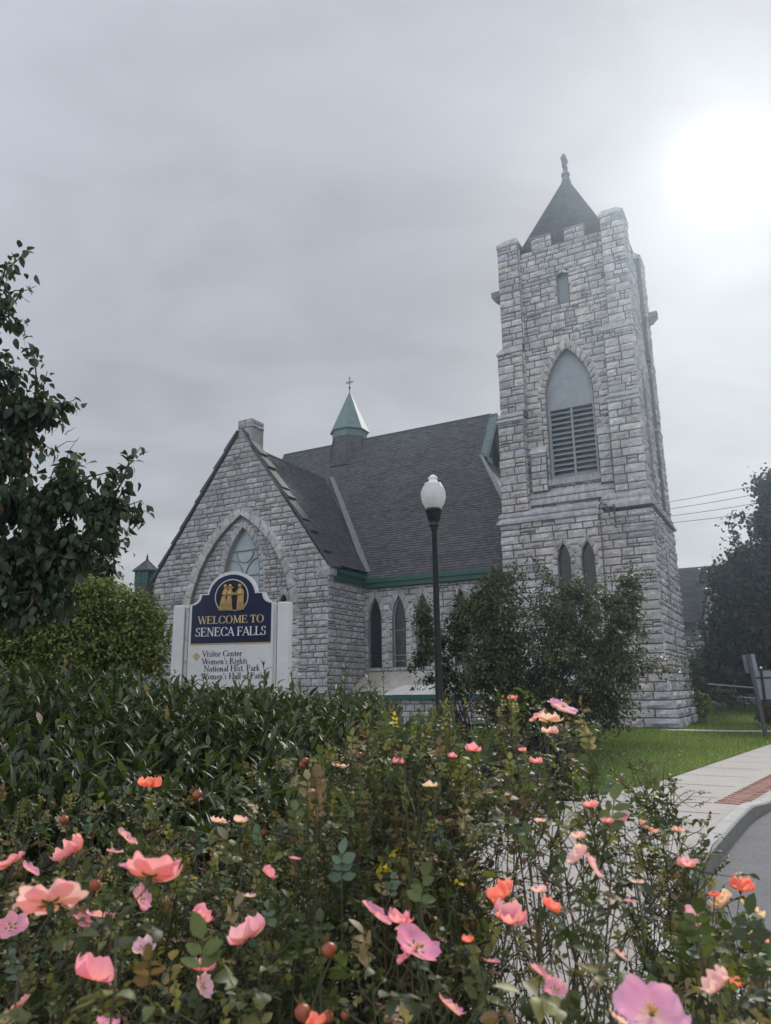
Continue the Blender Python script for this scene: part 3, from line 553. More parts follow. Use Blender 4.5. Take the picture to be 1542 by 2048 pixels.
def build_transept():
    w = Wall(); y = -1.4; cx = -22.9; O = fro(y); x0, x1 = -29.3, -16.5
    big = Arch(-22.7, 3.75, .5, 5.5, 11.9); win = Arch(-22.68, 1.32, 4.5, 8.2, 11.2); niche = Arch(-19.15+-.45, .34, 3.2, 6.2, 7.0)
    zt, zc = 17.0, 8.6
    def xl(z): return x0 if z < zc else x0+(z-zc)*(cx-.1-x0)/(zt-zc)
    def xr(z): return x1 if z < zc-.3 else x1+(z-zc+.3)*(cx+.1-x1)/(zt-zc+.3)
    fill(w, O, X_, FR, 0, zt-.15, xl, xr, [(big, .62), ], hr=(.25, .38), wr=(.38, .85), d=.075, pal='gable', split=.15, edge=(.03, .04))
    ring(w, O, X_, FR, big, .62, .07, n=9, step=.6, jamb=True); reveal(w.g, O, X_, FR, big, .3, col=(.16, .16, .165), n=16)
    O2 = fro(y+.25)
    fill(w, O2, X_, FR, 0, 11.9, lambda z: big.cx-(big.hw(max(z, .5)) or 0)-.02, lambda z: big.cx+(big.hw(max(z, .5)) or 0)+.02, [(win, .42), (niche, .25)], hr=(.22, .32), wr=(.28, .6), d=.055, pal='gable', split=.3)
    ring(w, O2, X_, FR, win, .42, .07, n=9, step=.35, pal='gable'); reveal(w.g, O2, X_, FR, win, .35, n=14)
    ring(w, O2, X_, FR, niche, .34, .10, n=3); reveal(w.g, O2, X_, FR, niche, .25)
    # returning wall towards the nave
    fill(w, A([x1, 0, 0]), Y_, X_, 0, 8.2, y, 2.5, hr=(.25, .38), wr=(.38, .85), d=.055, pal='gable', split=.15, edge=(.04, 0))
    w.g.box(x0, x1-.02, y+.6, 8, 0, 8.2, MORTAR); w.g.poly([(x0, y, 0), (x0, 8, 0), (x0, 8, 8.6), (x0, y, 8.6)], MORTAR)
    # kneeler block
    w.stone([A([x1-.75, y-.01, 7.78]), A([x1+.2, y-.01, 7.78]), A([x1+.2, y-.01, 8.35]), A([x1-.75, y-.01, 8.35])], FR, .12, (.34, .34, .35))
    w.stone([A([x1+.2, y, 7.78]), A([x1+.2, y+.5, 7.78]), A([x1+.2, y+.5, 8.3]), A([x1+.2, y, 8.35])], X_, .08, (.34, .34, .35)); w.g.box(x1-.2, x1+.19, y, y+.5, 7.78, 8.3, (.3,)*3)
    tr = w.finish('gable_wall', church)
    # chimney-like apex block
    w = Wall(); a, b, ya, yb = -23.02, -22.15, -1.30, -.35
    for (z0, z1, p) in ((16.2, 17.35, 0), (17.35, 17.85, .09)):
        fill(w, fro(ya-p), X_, FR, z0, z1, a-p, b+p, hr=(.36, .45), wr=(.4, .7), d=.09, pal='gable', split=0, edge=(.03, .03)); fill(w, A([b+p, 0, 0]), Y_, X_, z0, z1, ya-p, yb+p, hr=(.36, .45), wr=(.4, .7), d=.09, pal='gable', split=0)
        w.g.box(a-p, b+p-.01, ya-p+.01, yb+p, z0-1.2, z1, (.27, .27, .28))
    w.g.frustum((a-.12, b+.12, ya-.12, yb+.12), (a+.15, b-.15, ya+.15, yb-.15), 17.85, 18.0, (.3, .3, .31)); w.finish('apex_block', tr)
    # window: glazing and tracery
    q = G(); panel(q, O2, X_, FR, win, .28, n=14); wn = q.build('window', GLASSW, tr)
    c, a = win.cx, win.a; zs = win.zs; L = [[(c-a+.15, 9.85), (c+a-.15, 9.85)], [(c-a, 8.35), (c+a, 8.35)]]
    t = np.linspace(0, math.pi/2, 9)
    for sg in (-1, 1):
        L.append([(c+sg*.05, 4.6), (c+sg*.05, 8.0)]+[(c+sg*(.05+.95*(1-math.cos(u))), 8.0+1.35*math.sin(u)) for u in t[1:]]); L.append([(c+sg*(a-.05)-sg*.0, 4.6), (c+sg*(a-.05), 8.2)])
    L.append([(c+.62*math.cos(u), 9.75+.62*math.sin(u)) for u in np.linspace(math.pi, 2*math.pi, 12)])
    q = G(); bars(q, O2, X_, FR, win, .24, L, .045); bars(q, O2, X_, FR, win, .24, [Arch(c, a-.04, 4.5, zs, 11.13).outline(0, 10)], .05); q.build('tracery', mat('tracery_paint', (.20, .235, .25), .6), tr)
    q = G(); panel(q, O2, X_, FR, niche, .2); q.build('lancet_window', GLASSD, tr)
    # stepped slate coping on both slopes
    q = G()
    for sg, xe, ze in ((1, x1+.22, zc-.38), (-1, x0-.15, zc-.1)):
        p0 = A([xe, y-.14, ze]); p1 = A([cx+sg*.15, y-.14, zt+.22]); u = unit(p1-p0); n = A([u[2]*sg, 0, -u[0]*sg]); L_ = np.linalg.norm(p1-p0); s = 0; k = 0
        lens = [1.1, 1.55, 1.0, 1.9, .75, 1.75, 1.2, 1.6, 1.1, 2.2]
        while s < L_-.05:
            e = min(L_, s+lens[k % 10]*random.uniform(.9, 1.1)); r = .10+.05*random.random(); cc = jit((.05, .049, .054), 1, .15)[0]
            q.obox(p0, u, n, Y_, s, e, 0, .08, 0, .62, cc)
            q.add([p0+u*(s-.12)+n*.08, p0+u*e+n*.08, p0+u*e+n*.09, p0+u*(s-.12)+n*(.09+r), p0+u*(s-.12)+n*.08+Y_*.75, p0+u*e+n*.08+Y_*.75, p0+u*e+n*.09+Y_*.75, p0+u*(s-.12)+n*(.09+r)+Y_*.75], [(0, 1, 2, 3), (4, 7, 6, 5), (0, 3, 7, 4), (3, 2, 6, 7), (1, 5, 6, 2)], col=cc); s = e; k += 1
    q.build('coping', mat('coping_slate', rough=.7, noise=[(4, .25)], bump=[(15, .02)]), tr)
    # roof
    g = G(); rz = 16.42; ex, ez = -16.28, 8.42; sl = math.hypot(ex-cx, rz-ez); V = A([cx-ex, 0, rz-ez])/sl; N = A([rz-ez, 0, ex-cx])/sl*1.0; N = unit(A([rz-ez, 0, ex-cx])); N = N if N[2] > 0 else -N; N = unit(A([(rz-ez), 0, (ex-cx)])) if False else N
    shingles(g, A([ex, 0, ez]), Y_, V, N, sl, lambda v: -.95, lambda v: 2.55+(7.85-2.55)*v/sl)
    g.poly([(-29.5, -.9, 8.42), (-29.5, 3, 8.42), (cx, 7.8, rz), (cx, -.9, rz)][::-1], (.08,)*3)
    rf = g.build('transept_roof', SLATE, church)
    q = G(); q.box(cx-.09, cx+.09, -.9, 7.8, rz-.02, rz+.07, (.1,)*3); q.build('ridge_cap', SLATE, rf)
    q = G(); q.box(x1+.02, x1+.34, -.9, 2.0, 7.95, 8.2); q.box(x1+.02, x1+.24, -.9, 2.1, 7.6, 7.95); q.build('eave_board', GREENP, rf)
build_transept()

# ------------------------------------------------------------------ ground, walks, road
def sstep(a, b, x): t = np.clip((x-a)/(b-a), 0, 1); return t*t*(3-2*t)
KERB = [(40.0, 62.0), (24.3, 38.0), (10.4, 18.2), (5.98, 12.05), (4.75, 10.43), (2.85, 7.37), (2.2, 6.25), (1.86, 5.5), (1.75, 4.95), (1.83, 4.5), (2.1, 4.15), (2.6, 3.85), (3.6, 3.45), (6.0, 2.6), (16, -1.0)]
def smooth_line(P, n=8):                  # Catmull-Rom through the points
    P = A(P, float); Q = np.concatenate([[2*P[0]-P[1]], P, [2*P[-1]-P[-2]]]); out = []
    for i in range(len(P)-1):
        a, b, c, d = Q[i:i+4]
        for t in np.arange(n)/n: out.append(.5*((2*b)+(c-a)*t+(2*a-5*b+4*c-d)*t*t+(3*b-3*c+d-a)*t**3))
    return A(out+[P[-1]])
KL = smooth_line(KERB)
def right_of_kerb(x, y):                  # signed distance: positive on the road side
    p = np.stack([np.ravel(x), np.ravel(y)], -1); best = np.full(len(p), 1e9); sg = np.zeros(len(p))
    for a, b in zip(KL[:-1], KL[1:]):
        d = b-a; t = np.clip(((p-a)@d)/(d@d), 0, 1); r = p-(a+t[:, None]*d); dist = np.hypot(r[:, 0], r[:, 1])
        cr = d[0]*(p[:, 1]-a[1])-d[1]*(p[:, 0]-a[0]); m = dist < best; best = np.where(m, dist, best); sg = np.where(m, np.sign(cr), sg)
    return (best*sg).reshape(np.shape(x))
def zg(x, y):                             # height of the ground
    x, y = np.asarray(x, float), np.asarray(y, float)
    h = .62*sstep(33, 46, y-.25*(x-12))*sstep(10, 15, x)
    h = h+.02*np.sin(x*.9+y*.4)*sstep(13, 18, y)
    return h
def build_ground():
    xs = np.unique(np.concatenate([np.linspace(-160, -60, 6), np.linspace(-60, -12, 13), np.arange(-12, 36, .5), np.linspace(36, 80, 12), np.linspace(80, 160, 6)]))
    ys = np.unique(np.concatenate([np.linspace(-40, -10, 5), np.arange(-10, 60, .5), np.linspace(60, 120, 13), np.linspace(120, 210, 6)]))
    X, Y = np.meshgrid(xs, ys); d = right_of_kerb(X, Y); Z = zg(X, Y)-.03
    Z = np.where(d > -.6, -.45, Z)
    Z = np.where((d > -8) & (Y < 12.0) & (X > -9) & (d <= -.6), -.06, Z)
    g = G(); ny, nx = X.shape; i = np.arange(ny-1)[:, None]*nx+np.arange(nx-1)[None]
    g.add(np.stack([X, Y, Z], -1), np.stack([i, i+1, i+nx+1, i+nx], -1).reshape(-1, 4), col=(.045, .075, .02))
    o = g.build('ground', mat('lawn_soil', rough=.95, noise=[(.6, .25), (6, .3), (60, .3)], bump=[(50, .02)]), smooth=True); tag(o, 'green lawn ground around the church', kind='structure')
    # road
    g = G(); R = [(900, -300), (900, 900), (600, 900)]
    pts = [(p[0], p[1], -.08) for p in KL]+[(16, -38, -.08), (158, -38, -.08), (158, 205, -.08), (132, 205, -.08)]
    g.poly(pts); o = g.build('road', mat('asphalt', (.16, .162, .17), .88, noise=[(1.2, .15), (25, .25), (140, .5)], bump=[(130, .01)], wear=(.8, .66, (.12, .12, .125)))); tag(o, 'grey asphalt road beside the kerb', kind='structure')
    # kerb: raised stone edging with its top coloured lighter than both faces
    T = unit(np.gradient(KL, axis=0)); NL = np.stack([T[:, 1], -T[:, 0]], -1)
    NL = -NL if right_of_kerb(*(KL[40]+NL[40]*.3)) > 0 else NL     # towards the walk
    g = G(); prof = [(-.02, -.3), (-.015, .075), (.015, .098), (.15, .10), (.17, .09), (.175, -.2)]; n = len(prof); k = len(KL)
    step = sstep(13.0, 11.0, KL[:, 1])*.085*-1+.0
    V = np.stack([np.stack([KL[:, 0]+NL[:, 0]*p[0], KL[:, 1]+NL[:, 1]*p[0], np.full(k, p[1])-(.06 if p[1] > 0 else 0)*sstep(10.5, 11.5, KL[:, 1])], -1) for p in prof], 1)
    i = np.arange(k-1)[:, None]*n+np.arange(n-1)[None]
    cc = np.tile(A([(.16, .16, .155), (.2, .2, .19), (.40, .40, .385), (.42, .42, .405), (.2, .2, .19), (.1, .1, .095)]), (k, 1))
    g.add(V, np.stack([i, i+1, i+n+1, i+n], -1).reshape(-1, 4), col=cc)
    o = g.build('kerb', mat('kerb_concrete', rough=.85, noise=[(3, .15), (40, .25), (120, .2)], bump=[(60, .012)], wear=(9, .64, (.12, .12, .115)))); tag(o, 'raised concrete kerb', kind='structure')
    # pavement: slab outline, cut into flags by grooves
    WALK = mat('pavement_concrete', rough=.85, noise=[(.7, .1), (12, .12), (90, .18)], bump=[(90, .004)], wear=(1.3, .62, (.27, .25, .235)))
    inner = KL+NL*.165
    e = [tuple(gnd(x, y)[:2]) for x, y in ((1542, 1488), (1365, 1548), (1300, 1570), (1200, 1588), (1045, 1600), (985, 1620))]
    far = (e[0][0]+30*.592, e[0][1]+30*.806)
    ii = [j for j in range(k) if inner[j, 1] > 3.3 and inner[j, 0] < 30]
    lft = [far]+e+[(-1.6, 6.2), (-4, 2.2), (-6, -3), (6, -3)]
    pts = [(p[0], p[1], 0) for p in lft]+[(p[0], p[1], 0) for p in inner[ii][::-1]]
    g = G(); cw = (.37, .345, .325); tri = tessellate_polygon([[Vector(p) for p in pts]]); P = A(pts)
    g.add(P, tris=tri, col=cw); m = len(P); g.add(np.concatenate([P, P-[0, 0, .3]]), [(q, (q+1) % m, m+(q+1) % m, m+q) for q in range(m)], col=A(cw)*.6)
    o = g.build('pavement', WALK); tag(o, 'pale concrete pavement', kind='structure')
    # joints between the flags, narrow dark strips of soil in the grooves
    g = G(); u = unit(A([.55, .835])); nrm = A([u[1], -u[0]])
    def joint(a, b, w=.012): a, b = A(a), A(b); t = unit(b-a); s_ = A([-t[1], t[0]])*w; g.add([(*(a+s_), .004), (*(a-s_), .004), (*(b-s_), .004), (*(b+s_), .004)], [(0, 1, 2, 3)], col=(.10, .09, .08))
    for t in np.arange(-1, 26, 1.55):
        c = A([2.6, 7.4])+u*t-nrm*.0; kx = c+nrm*0
        a = c-nrm*.22; b = c-nrm*3.05
        if t > 4.6: a = A([4.79, 11.61])+u*(t-4.7)-nrm*.04; b = a-nrm*1.38
        joint(a, b)
    joint(e[4], gnd(1425, 1606)[:2], .016); joint((-.4, 8.2), (.9, 10.9))
    g.build('pavement_joint', mat('joint_soil', rough=1)); tag(bpy.data.objects['pavement_joint'], 'dark joints in the pavement', kind='structure')
    # brick strip along the kerb
    b0 = A(gnd(1428, 1606)[:2]); v = unit(A([.594, .805])); n2 = A([v[1], -v[0]]); g = G(); bw, bl = .105, .21
    for i in range(int(26/bw)):
        for j in range(-1, 4):
            p = b0+v*(i*bw)+n2*(j*bl+(i % 2)*bl/2); c = jit((.25, .12, .092), 1, .2)[0]
            q = [p+v*.003+n2*.003, p+v*(bw-.003)+n2*.003, p+v*(bw-.003)+n2*(bl-.003), p+v*.003+n2*(bl-.003)]
            ctr = (q[0]+q[2])/2; off = (ctr-b0)@n2
            if off < .02 or right_of_kerb(A([ctr[0]]), A([ctr[1]]))[0] > -.30 or off > .62: continue
            z = .008+random.uniform(0, .003); g.add([(*x, z) for x in q]+[(*x, -.02) for x in q], [(0, 3, 2, 1), (0, 1, 5, 4), (1, 2, 6, 5), (2, 3, 7, 6), (3, 0, 4, 7)], col=c)
    o = g.build('brick_paving', mat('paving_brick', rough=.9, noise=[(30, .2)])); tag(o, 'red brick paving strip along the kerb', kind='structure')
    # footpaths across the lawn
    def path(P, w, name, label):
        P = smooth_line(P, 6); T = unit(np.gradient(P, axis=0)); Nn = np.stack([-T[:, 1], T[:, 0]], -1)*w/2; z = zg(P[:, 0], P[:, 1])+.02; g = G(); k = len(P)
        V = np.concatenate([np.column_stack([P+Nn, z]), np.column_stack([P-Nn, z])]); g.add(V, [(j, j+1, k+j+1, k+j) for j in range(k-1)], col=(.36, .335, .30)); tag(g.build(name, WALK), label, kind='structure')
    path([(11.0, 31.4), (12.2, 30.5), (14.4, 29.1), (19.0, 26.9)], 1.1, 'footpath', 'narrow concrete path from the tower to the pavement')
    path([(17.0, 47.5), (20.0, 46.2), (24.0, 44.4), (29, 42.4), (36, 40)], 1.5, 'footpath', 'concrete path beside the handrail')
    g = G(); g.poly([(-7, 3.3, .015), (-7, .3, .015), (2.3, .3, .015), (2.2, 2.2, .015), (1.4, 3.2, .015), (-.2, 3.9, .015), (-1.2, 6.8, .015), (-.3, 8.4, .015), (-5, 10, .015), (-9, 10, .015)]); tag(g.build('planting_bed', mat('bed_soil', (.035, .027, .02), 1, noise=[(8, .4)], bump=[(20, .04)])), 'dark soil of the planting bed', kind='structure')
build_ground()

# ------------------------------------------------------------------ foliage tools
SHAPE = {'lance': [(0, .03), (.22, .72), (.45, 1), (.75, .62), (1, .02)], 'oval': [(0, .06), (.25, .85), (.5, 1), (.8, .62), (1, .03)], 'small': [(0, .1), (.45, 1), (1, .05)], 'blade': [(0, .9), (.55, .7), (1, .05)]}
def leaves(g, P, D, Nn, L, Wd, C, shape='oval', fold=.35, droop=.35, twist=None, m=0):
    P, D, Nn = np.asarray(P, float), unit(D), np.asarray(Nn, float); n = len(P)
    if n == 0: return
    Sd = unit(np.cross(D, Nn)); N2 = np.cross(Sd, D); L = np.broadcast_to(L, n)[:, None]; Wd = np.broadcast_to(Wd, n)[:, None]; droop = np.broadcast_to(droop, n)[:, None]; fold = np.broadcast_to(fold, n)[:, None]
    st = SHAPE[shape]; rows = []
    for t, w in st:
        c = P+D*L*t*(1-.25*np.abs(droop)*t)-N2*droop*L*t*t; e = Wd*w
        wv = 1+.25*np.sin(t*9+P[:, :1]*50)*(np.abs(fold) > .2)
        rows += [c-Sd*e+N2*fold*e*wv, c, c+Sd*e+N2*fold*e]
    V = np.stack(rows, 1); k = len(st); b = np.arange(n)[:, None, None]*(3*k)+np.arange(k-1)[None, :, None]*3+np.arange(2)[None, None]
    C = np.asarray(C, float); C = np.tile(C, (n, 1)) if C.ndim == 1 else C
    CC = np.repeat(C[:, None], 3*k, 1)
    g.add(V, np.stack([b, b+1, b+4, b+3], -1).reshape(-1, 4), col=CC.reshape(-1, 3), m=m)
def rdir(n): return unit(rng.normal(size=(n, 3)))
def pick(cols, n, a=.3, w=None):
    c = A(cols, float); i = rng.choice(len(c), n, p=None if w is None else A(w)/sum(w)); return np.clip(c[i]*(1+rng.uniform(-a, a, (n, 1)))*(1+rng.uniform(-.1, .1, (n, 3))), 0, 1)
def curve(p0, p1, n=6, sag=0.0, wob=.05):
    p0, p1 = A(p0, float), A(p1, float); t = np.linspace(0, 1, n)[:, None]; L = np.linalg.norm(p1-p0); w = rng.normal(size=(n, 3))*wob*L; w[0] = 0; w[-1] = 0
    return p0+(p1-p0)*t+w*np.sin(t*math.pi)+A([0, 0, 1.0])*sag*L*np.sin(t*math.pi)
def along(P, t):
    P = np.asarray(P); k = len(P)-1; f = np.clip(np.asarray(t)*k, 0, k-1e-6); i = f.astype(int); f = (f-i)[:, None]; return P[i]*(1-f)+P[i+1]*f, unit(P[i+1]-P[i])

# ------------------------------------------------------------------ lawn grass
def build_grass():
    n = 150000; x = rng.uniform(-2.5, 22, n); y = 11+rng.uniform(0, 1, n)**1.3*38
    d = right_of_kerb(x, y); e = A([gnd(p, q)[:2] for p, q in ((1700, 1436), (1542, 1488), (1365, 1548), (1300, 1570), (1200, 1588), (1045, 1600), (985, 1620), (900, 1650))])
    o = np.argsort(e[:, 0]); ye = np.interp(x, e[o][:, 0], e[o][:, 1]); ok = y > ye+.03
    th = -YAW; lx = (x-P0[0])*math.cos(th)-(y-P0[1])*math.sin(th); ly = (x-P0[0])*math.sin(th)+(y-P0[1])*math.cos(th)
    ok &= ~((lx > -31) & (lx < .5) & (ly > -1.0)) & ~((lx > -8) & (lx < .35) & (ly > -.1) & (ly < 8))
    for P, w in ((A([(11.0, 31.4), (12.2, 30.5), (14.4, 29.1), (19.0, 26.9)]), .58), (A([(17.0, 47.5), (20.0, 46.2), (24.0, 44.4), (29, 42.4), (36, 40)]), .78)):
        yy = np.interp(x, P[:, 0], P[:, 1]); ok &= ~((np.abs(y-yy)*.87 < w) & (x > P[0, 0]) & (x < P[-1, 0]))
    x, y = x[ok], y[ok]; n = len(x); P = np.column_stack([x, y, zg(x, y)-.03]); D = unit(np.column_stack([rng.normal(0, .45, (n, 2)), np.ones(n)]))
    patch = (np.sin(x*.8+1.3*np.sin(y*.5))+np.sin(y*.7+2*np.sin(x*.33)))*.16+rng.normal(0, .05, n)
    C = pick([(.15, .215, .045), (.185, .25, .05), (.12, .18, .038), (.25, .24, .085)], n, .3, [4, 3, 3, .7])*(1+patch[:, None])
    g = G(); s = 1+np.clip((y-14)/22, 0, 1.6); leaves(g, P, D, rdir(n), rng.uniform(.05, .10, n)*(.8+.3*s), .006*s+.003, C, 'blade', 0, .4)
    tag(g.build('lawn_grass', mat('grass', rough=.6, spec=.3, trans=.35), None, True), 'short mown green grass', 'grass', kind='stuff')
    # small clover flowers and fallen leaves on the grass
    g = G(); n = 70; x = rng.uniform(3, 14, n); y = rng.uniform(13.5, 29, n); k = y > np.interp(x, e[o][:, 0], e[o][:, 1])+.3; x, y = x[k], y[k]; n = len(x)
    leaves(g, np.column_stack([x, y, np.full(n, .035)]), np.column_stack([rng.normal(size=(n, 2)), np.full(n, .2)]), A([[0, 0, 1.0]]*n), .07, .03, pick([(.10, .07, .03), (.03, .025, .02), (.2, .16, .06)], n), 'oval', .3, .3)
    tag(g.build('fallen_leaves', LEAF), 'brown fallen leaves on the grass', 'leaves', kind='stuff')
build_grass()

# ------------------------------------------------------------------ pen-drawn roman lettering
CAP = {  # strokes: s x0 y0 x1 y1 w (bar), f x y l (serif bar), a cx cy rx ry a0 a1 (stressed arc); last number is the advance
 'A': ('s .06 0 .40 1 .07 s .38 1 .74 0 .15 s .2 .34 .62 .34 .06 f .06 0 .24 f .74 0 .28', .80), 'C': ('a .46 .5 .42 .52 40 320 s .78 .68 .78 .95 .06 s .78 .05 .8 .28 .05', .86),
 'E': ('s .16 0 .16 1 .15 s .1 .97 .66 .97 .06 s .1 .03 .68 .03 .06 s .2 .52 .5 .52 .055 s .64 .76 .64 1 .05 s .68 0 .70 .25 .05 s .5 .42 .5 .62 .05 f .16 0 .3 f .16 1 .3', .76),
 'F': ('s .16 0 .16 1 .15 s .1 .97 .64 .97 .06 s .2 .5 .5 .5 .055 s .62 .74 .62 1 .05 s .5 .4 .5 .6 .05 f .16 0 .34 f .16 1 .3', .68), 'H': ('s .16 0 .16 1 .15 s .74 0 .74 1 .15 s .2 .51 .7 .51 .06 f .16 0 .34 f .16 1 .34 f .74 0 .34 f .74 1 .34', .92),
 'L': ('s .16 0 .16 1 .15 s .1 .03 .62 .03 .06 s .62 0 .65 .28 .05 f .16 1 .34 f .16 0 .3', .68), 'M': ('s .14 0 .18 1 .07 s .18 1 .5 .06 .14 s .5 .06 .84 1 .06 s .86 0 .84 1 .15 f .14 0 .26 f .86 0 .32 f .14 1 .24 f .88 1 .24', 1.02),
 'N': ('s .16 0 .16 1 .065 s .16 1 .74 .02 .15 s .74 0 .74 1 .065 f .16 0 .28 f .12 1 .26 f .74 1 .28', .90), 'O': ('a .48 .5 .44 .53 0 360', .98), 'P': ('s .16 0 .16 1 .15 a .34 .73 .28 .26 -90 90 s .16 .98 .36 .98 .055 s .16 .47 .36 .47 .055 f .16 0 .36 f .12 1 .28', .68),
 'R': ('s .16 0 .16 1 .15 a .34 .75 .26 .24 -90 90 s .16 .98 .36 .98 .055 s .16 .5 .36 .5 .055 s .34 .5 .72 .02 .14 f .16 0 .34 f .12 1 .28 f .74 0 .22', .80), 'S': ('a .32 .74 .24 .27 25 270 a .32 .26 .27 .28 90 -155 s .54 .74 .54 .98 .05 s .06 .02 .06 .28 .05', .64),
 'T': ('s .38 0 .38 1 .15 s .04 .97 .72 .97 .06 s .05 .74 .05 1 .05 s .71 .74 .71 1 .05 f .38 0 .36', .76), 'V': ('s .08 1 .42 0 .15 s .42 0 .74 1 .065 f .08 1 .3 f .74 1 .24', .80), 'W': ('s .08 1 .36 0 .14 s .36 0 .6 1 .06 s .56 1 .82 0 .14 s .82 0 1.06 1 .06 f .08 1 .28 f .56 1 .24 f 1.06 1 .24', 1.12),
 'a': ('s .38 .04 .38 .46 .12 a .22 .46 .16 .16 0 150 a .2 .18 .16 .18 70 330 f .42 .02 .12', .50), 'e': ('a .26 .31 .22 .31 0 320 s .08 .34 .46 .34 .05', .50), 'f': ('s .18 0 .18 .86 .12 a .32 .82 .15 .2 30 180 s .04 .61 .36 .61 .05 f .18 0 .28', .36), 'g': ('a .24 .42 .17 .2 0 360 a .26 -.1 .22 .17 0 360 s .14 .22 .3 .08 .08 s .36 .58 .5 .61 .06', .50),
 'h': ('s .14 0 .14 1 .12 s .44 0 .44 .42 .12 a .30 .42 .15 .2 0 150 f .14 0 .28 f .44 0 .26 f .09 1 .16', .60), 'i': ('s .14 0 .14 .62 .12 s .14 .8 .14 .92 .13 f .14 0 .28 f .09 .62 .16', .30), 'k': ('s .14 0 .14 1 .12 s .16 .28 .46 .6 .05 s .22 .34 .5 .02 .11 f .14 0 .26 f .09 1 .16 f .5 0 .2 f .44 .61 .22', .58),
 'l': ('s .14 0 .14 1 .12 f .14 0 .28 f .09 1 .16', .30), 'm': ('s .14 0 .14 .62 .12 s .44 0 .44 .42 .12 s .76 0 .76 .42 .12 a .30 .42 .15 .2 0 150 a .61 .42 .16 .2 0 150 f .14 0 .26 f .44 0 .24 f .76 0 .24 f .09 .62 .16', .92), 'n': ('s .14 0 .14 .62 .12 s .44 0 .44 .42 .12 a .30 .42 .15 .2 0 150 f .14 0 .26 f .44 0 .26 f .09 .62 .16', .60),
 'o': ('a .27 .31 .23 .32 0 360', .55), 'r': ('s .14 0 .14 .62 .12 a .30 .42 .15 .2 45 150 s .36 .5 .38 .6 .1 f .14 0 .28 f .09 .62 .16', .42), 's': ('a .2 .46 .13 .16 30 270 a .2 .16 .15 .17 90 -150', .42), 't': ('s .17 .06 .17 .82 .12 s .04 .61 .34 .61 .05 a .27 .1 .11 .11 180 320', .36),
 '.': ('s .1 0 .1 .12 .12', .24), "'": ('s .1 .72 .12 1 .1', .22)}
def word(g, text, O, U, V, N, h, x, y, col, track=1.0, mw=1.0):
    O, U, V, N = map(np.asarray, (O, U, V, N)); k = [0]; px = x
    def quad(p): k[0] += 1; e = .0025+.0004*(k[0] % 9); g.prism(p, O, U, V, N, 0, e, col)
    for ch in text:
        if ch == ' ': px += .34*h*track; continue
        code, adv = CAP[ch]; tk = code.split(); i = 0; q = lambda X, Yy: (px+X*h*mw, y+Yy*h)
        while i < len(tk):
            if tk[i] == 's':
                x0, y0, x1, y1, w = map(float, tk[i+1:i+6]); i += 6
                if abs(y1-y0) > abs(x1-x0)*.4: quad([q(x0-w/2, y0), q(x0+w/2, y0), q(x1+w/2, y1), q(x1-w/2, y1)])
                else: quad([q(x0, y0-w/2), q(x1, y1-w/2), q(x1, y1+w/2), q(x0, y0+w/2)])
            elif tk[i] == 'f': x0, y0, l = map(float, tk[i+1:i+4]); i += 4; t = .045; s_ = t if y0 < .5 else -t; a, b = sorted((y0, y0+s_)); quad([q(x0-l/2, a), q(x0+l/2, a), q(x0+l/2, b), q(x0-l/2, b)])
            else:
                cx, cy, rx, ry, a0, a1 = map(float, tk[i+1:i+7]); i += 7; n = max(5, int(abs(a1-a0)/24)); T = np.radians(np.linspace(a0, a1, n+1)); big = 1 if ry > .4 or rx > .3 else .8
                for u, v in zip(T[:-1], T[1:]):
                    w = [(.055+.10*abs(math.cos(t)))*big for t in (u, v)]; P = [(cx+(rx-s_*wi)*math.cos(t), cy+(ry-s_*wi*.6)*math.sin(t)) for (t, wi, s_) in ((u, w[0], 0), (v, w[1], 0), (v, w[1], 1), (u, w[0], 1))]
                    P = [q(*p) for p in P]; quad(P if a1 > a0 else P[::-1])
        px += adv*h*track*mw
    return px-x
def text_w(text, h, track=1.0, mw=1.0): return sum((.34*h*track) if c == ' ' else CAP[c][1]*h*track*mw for c in text)

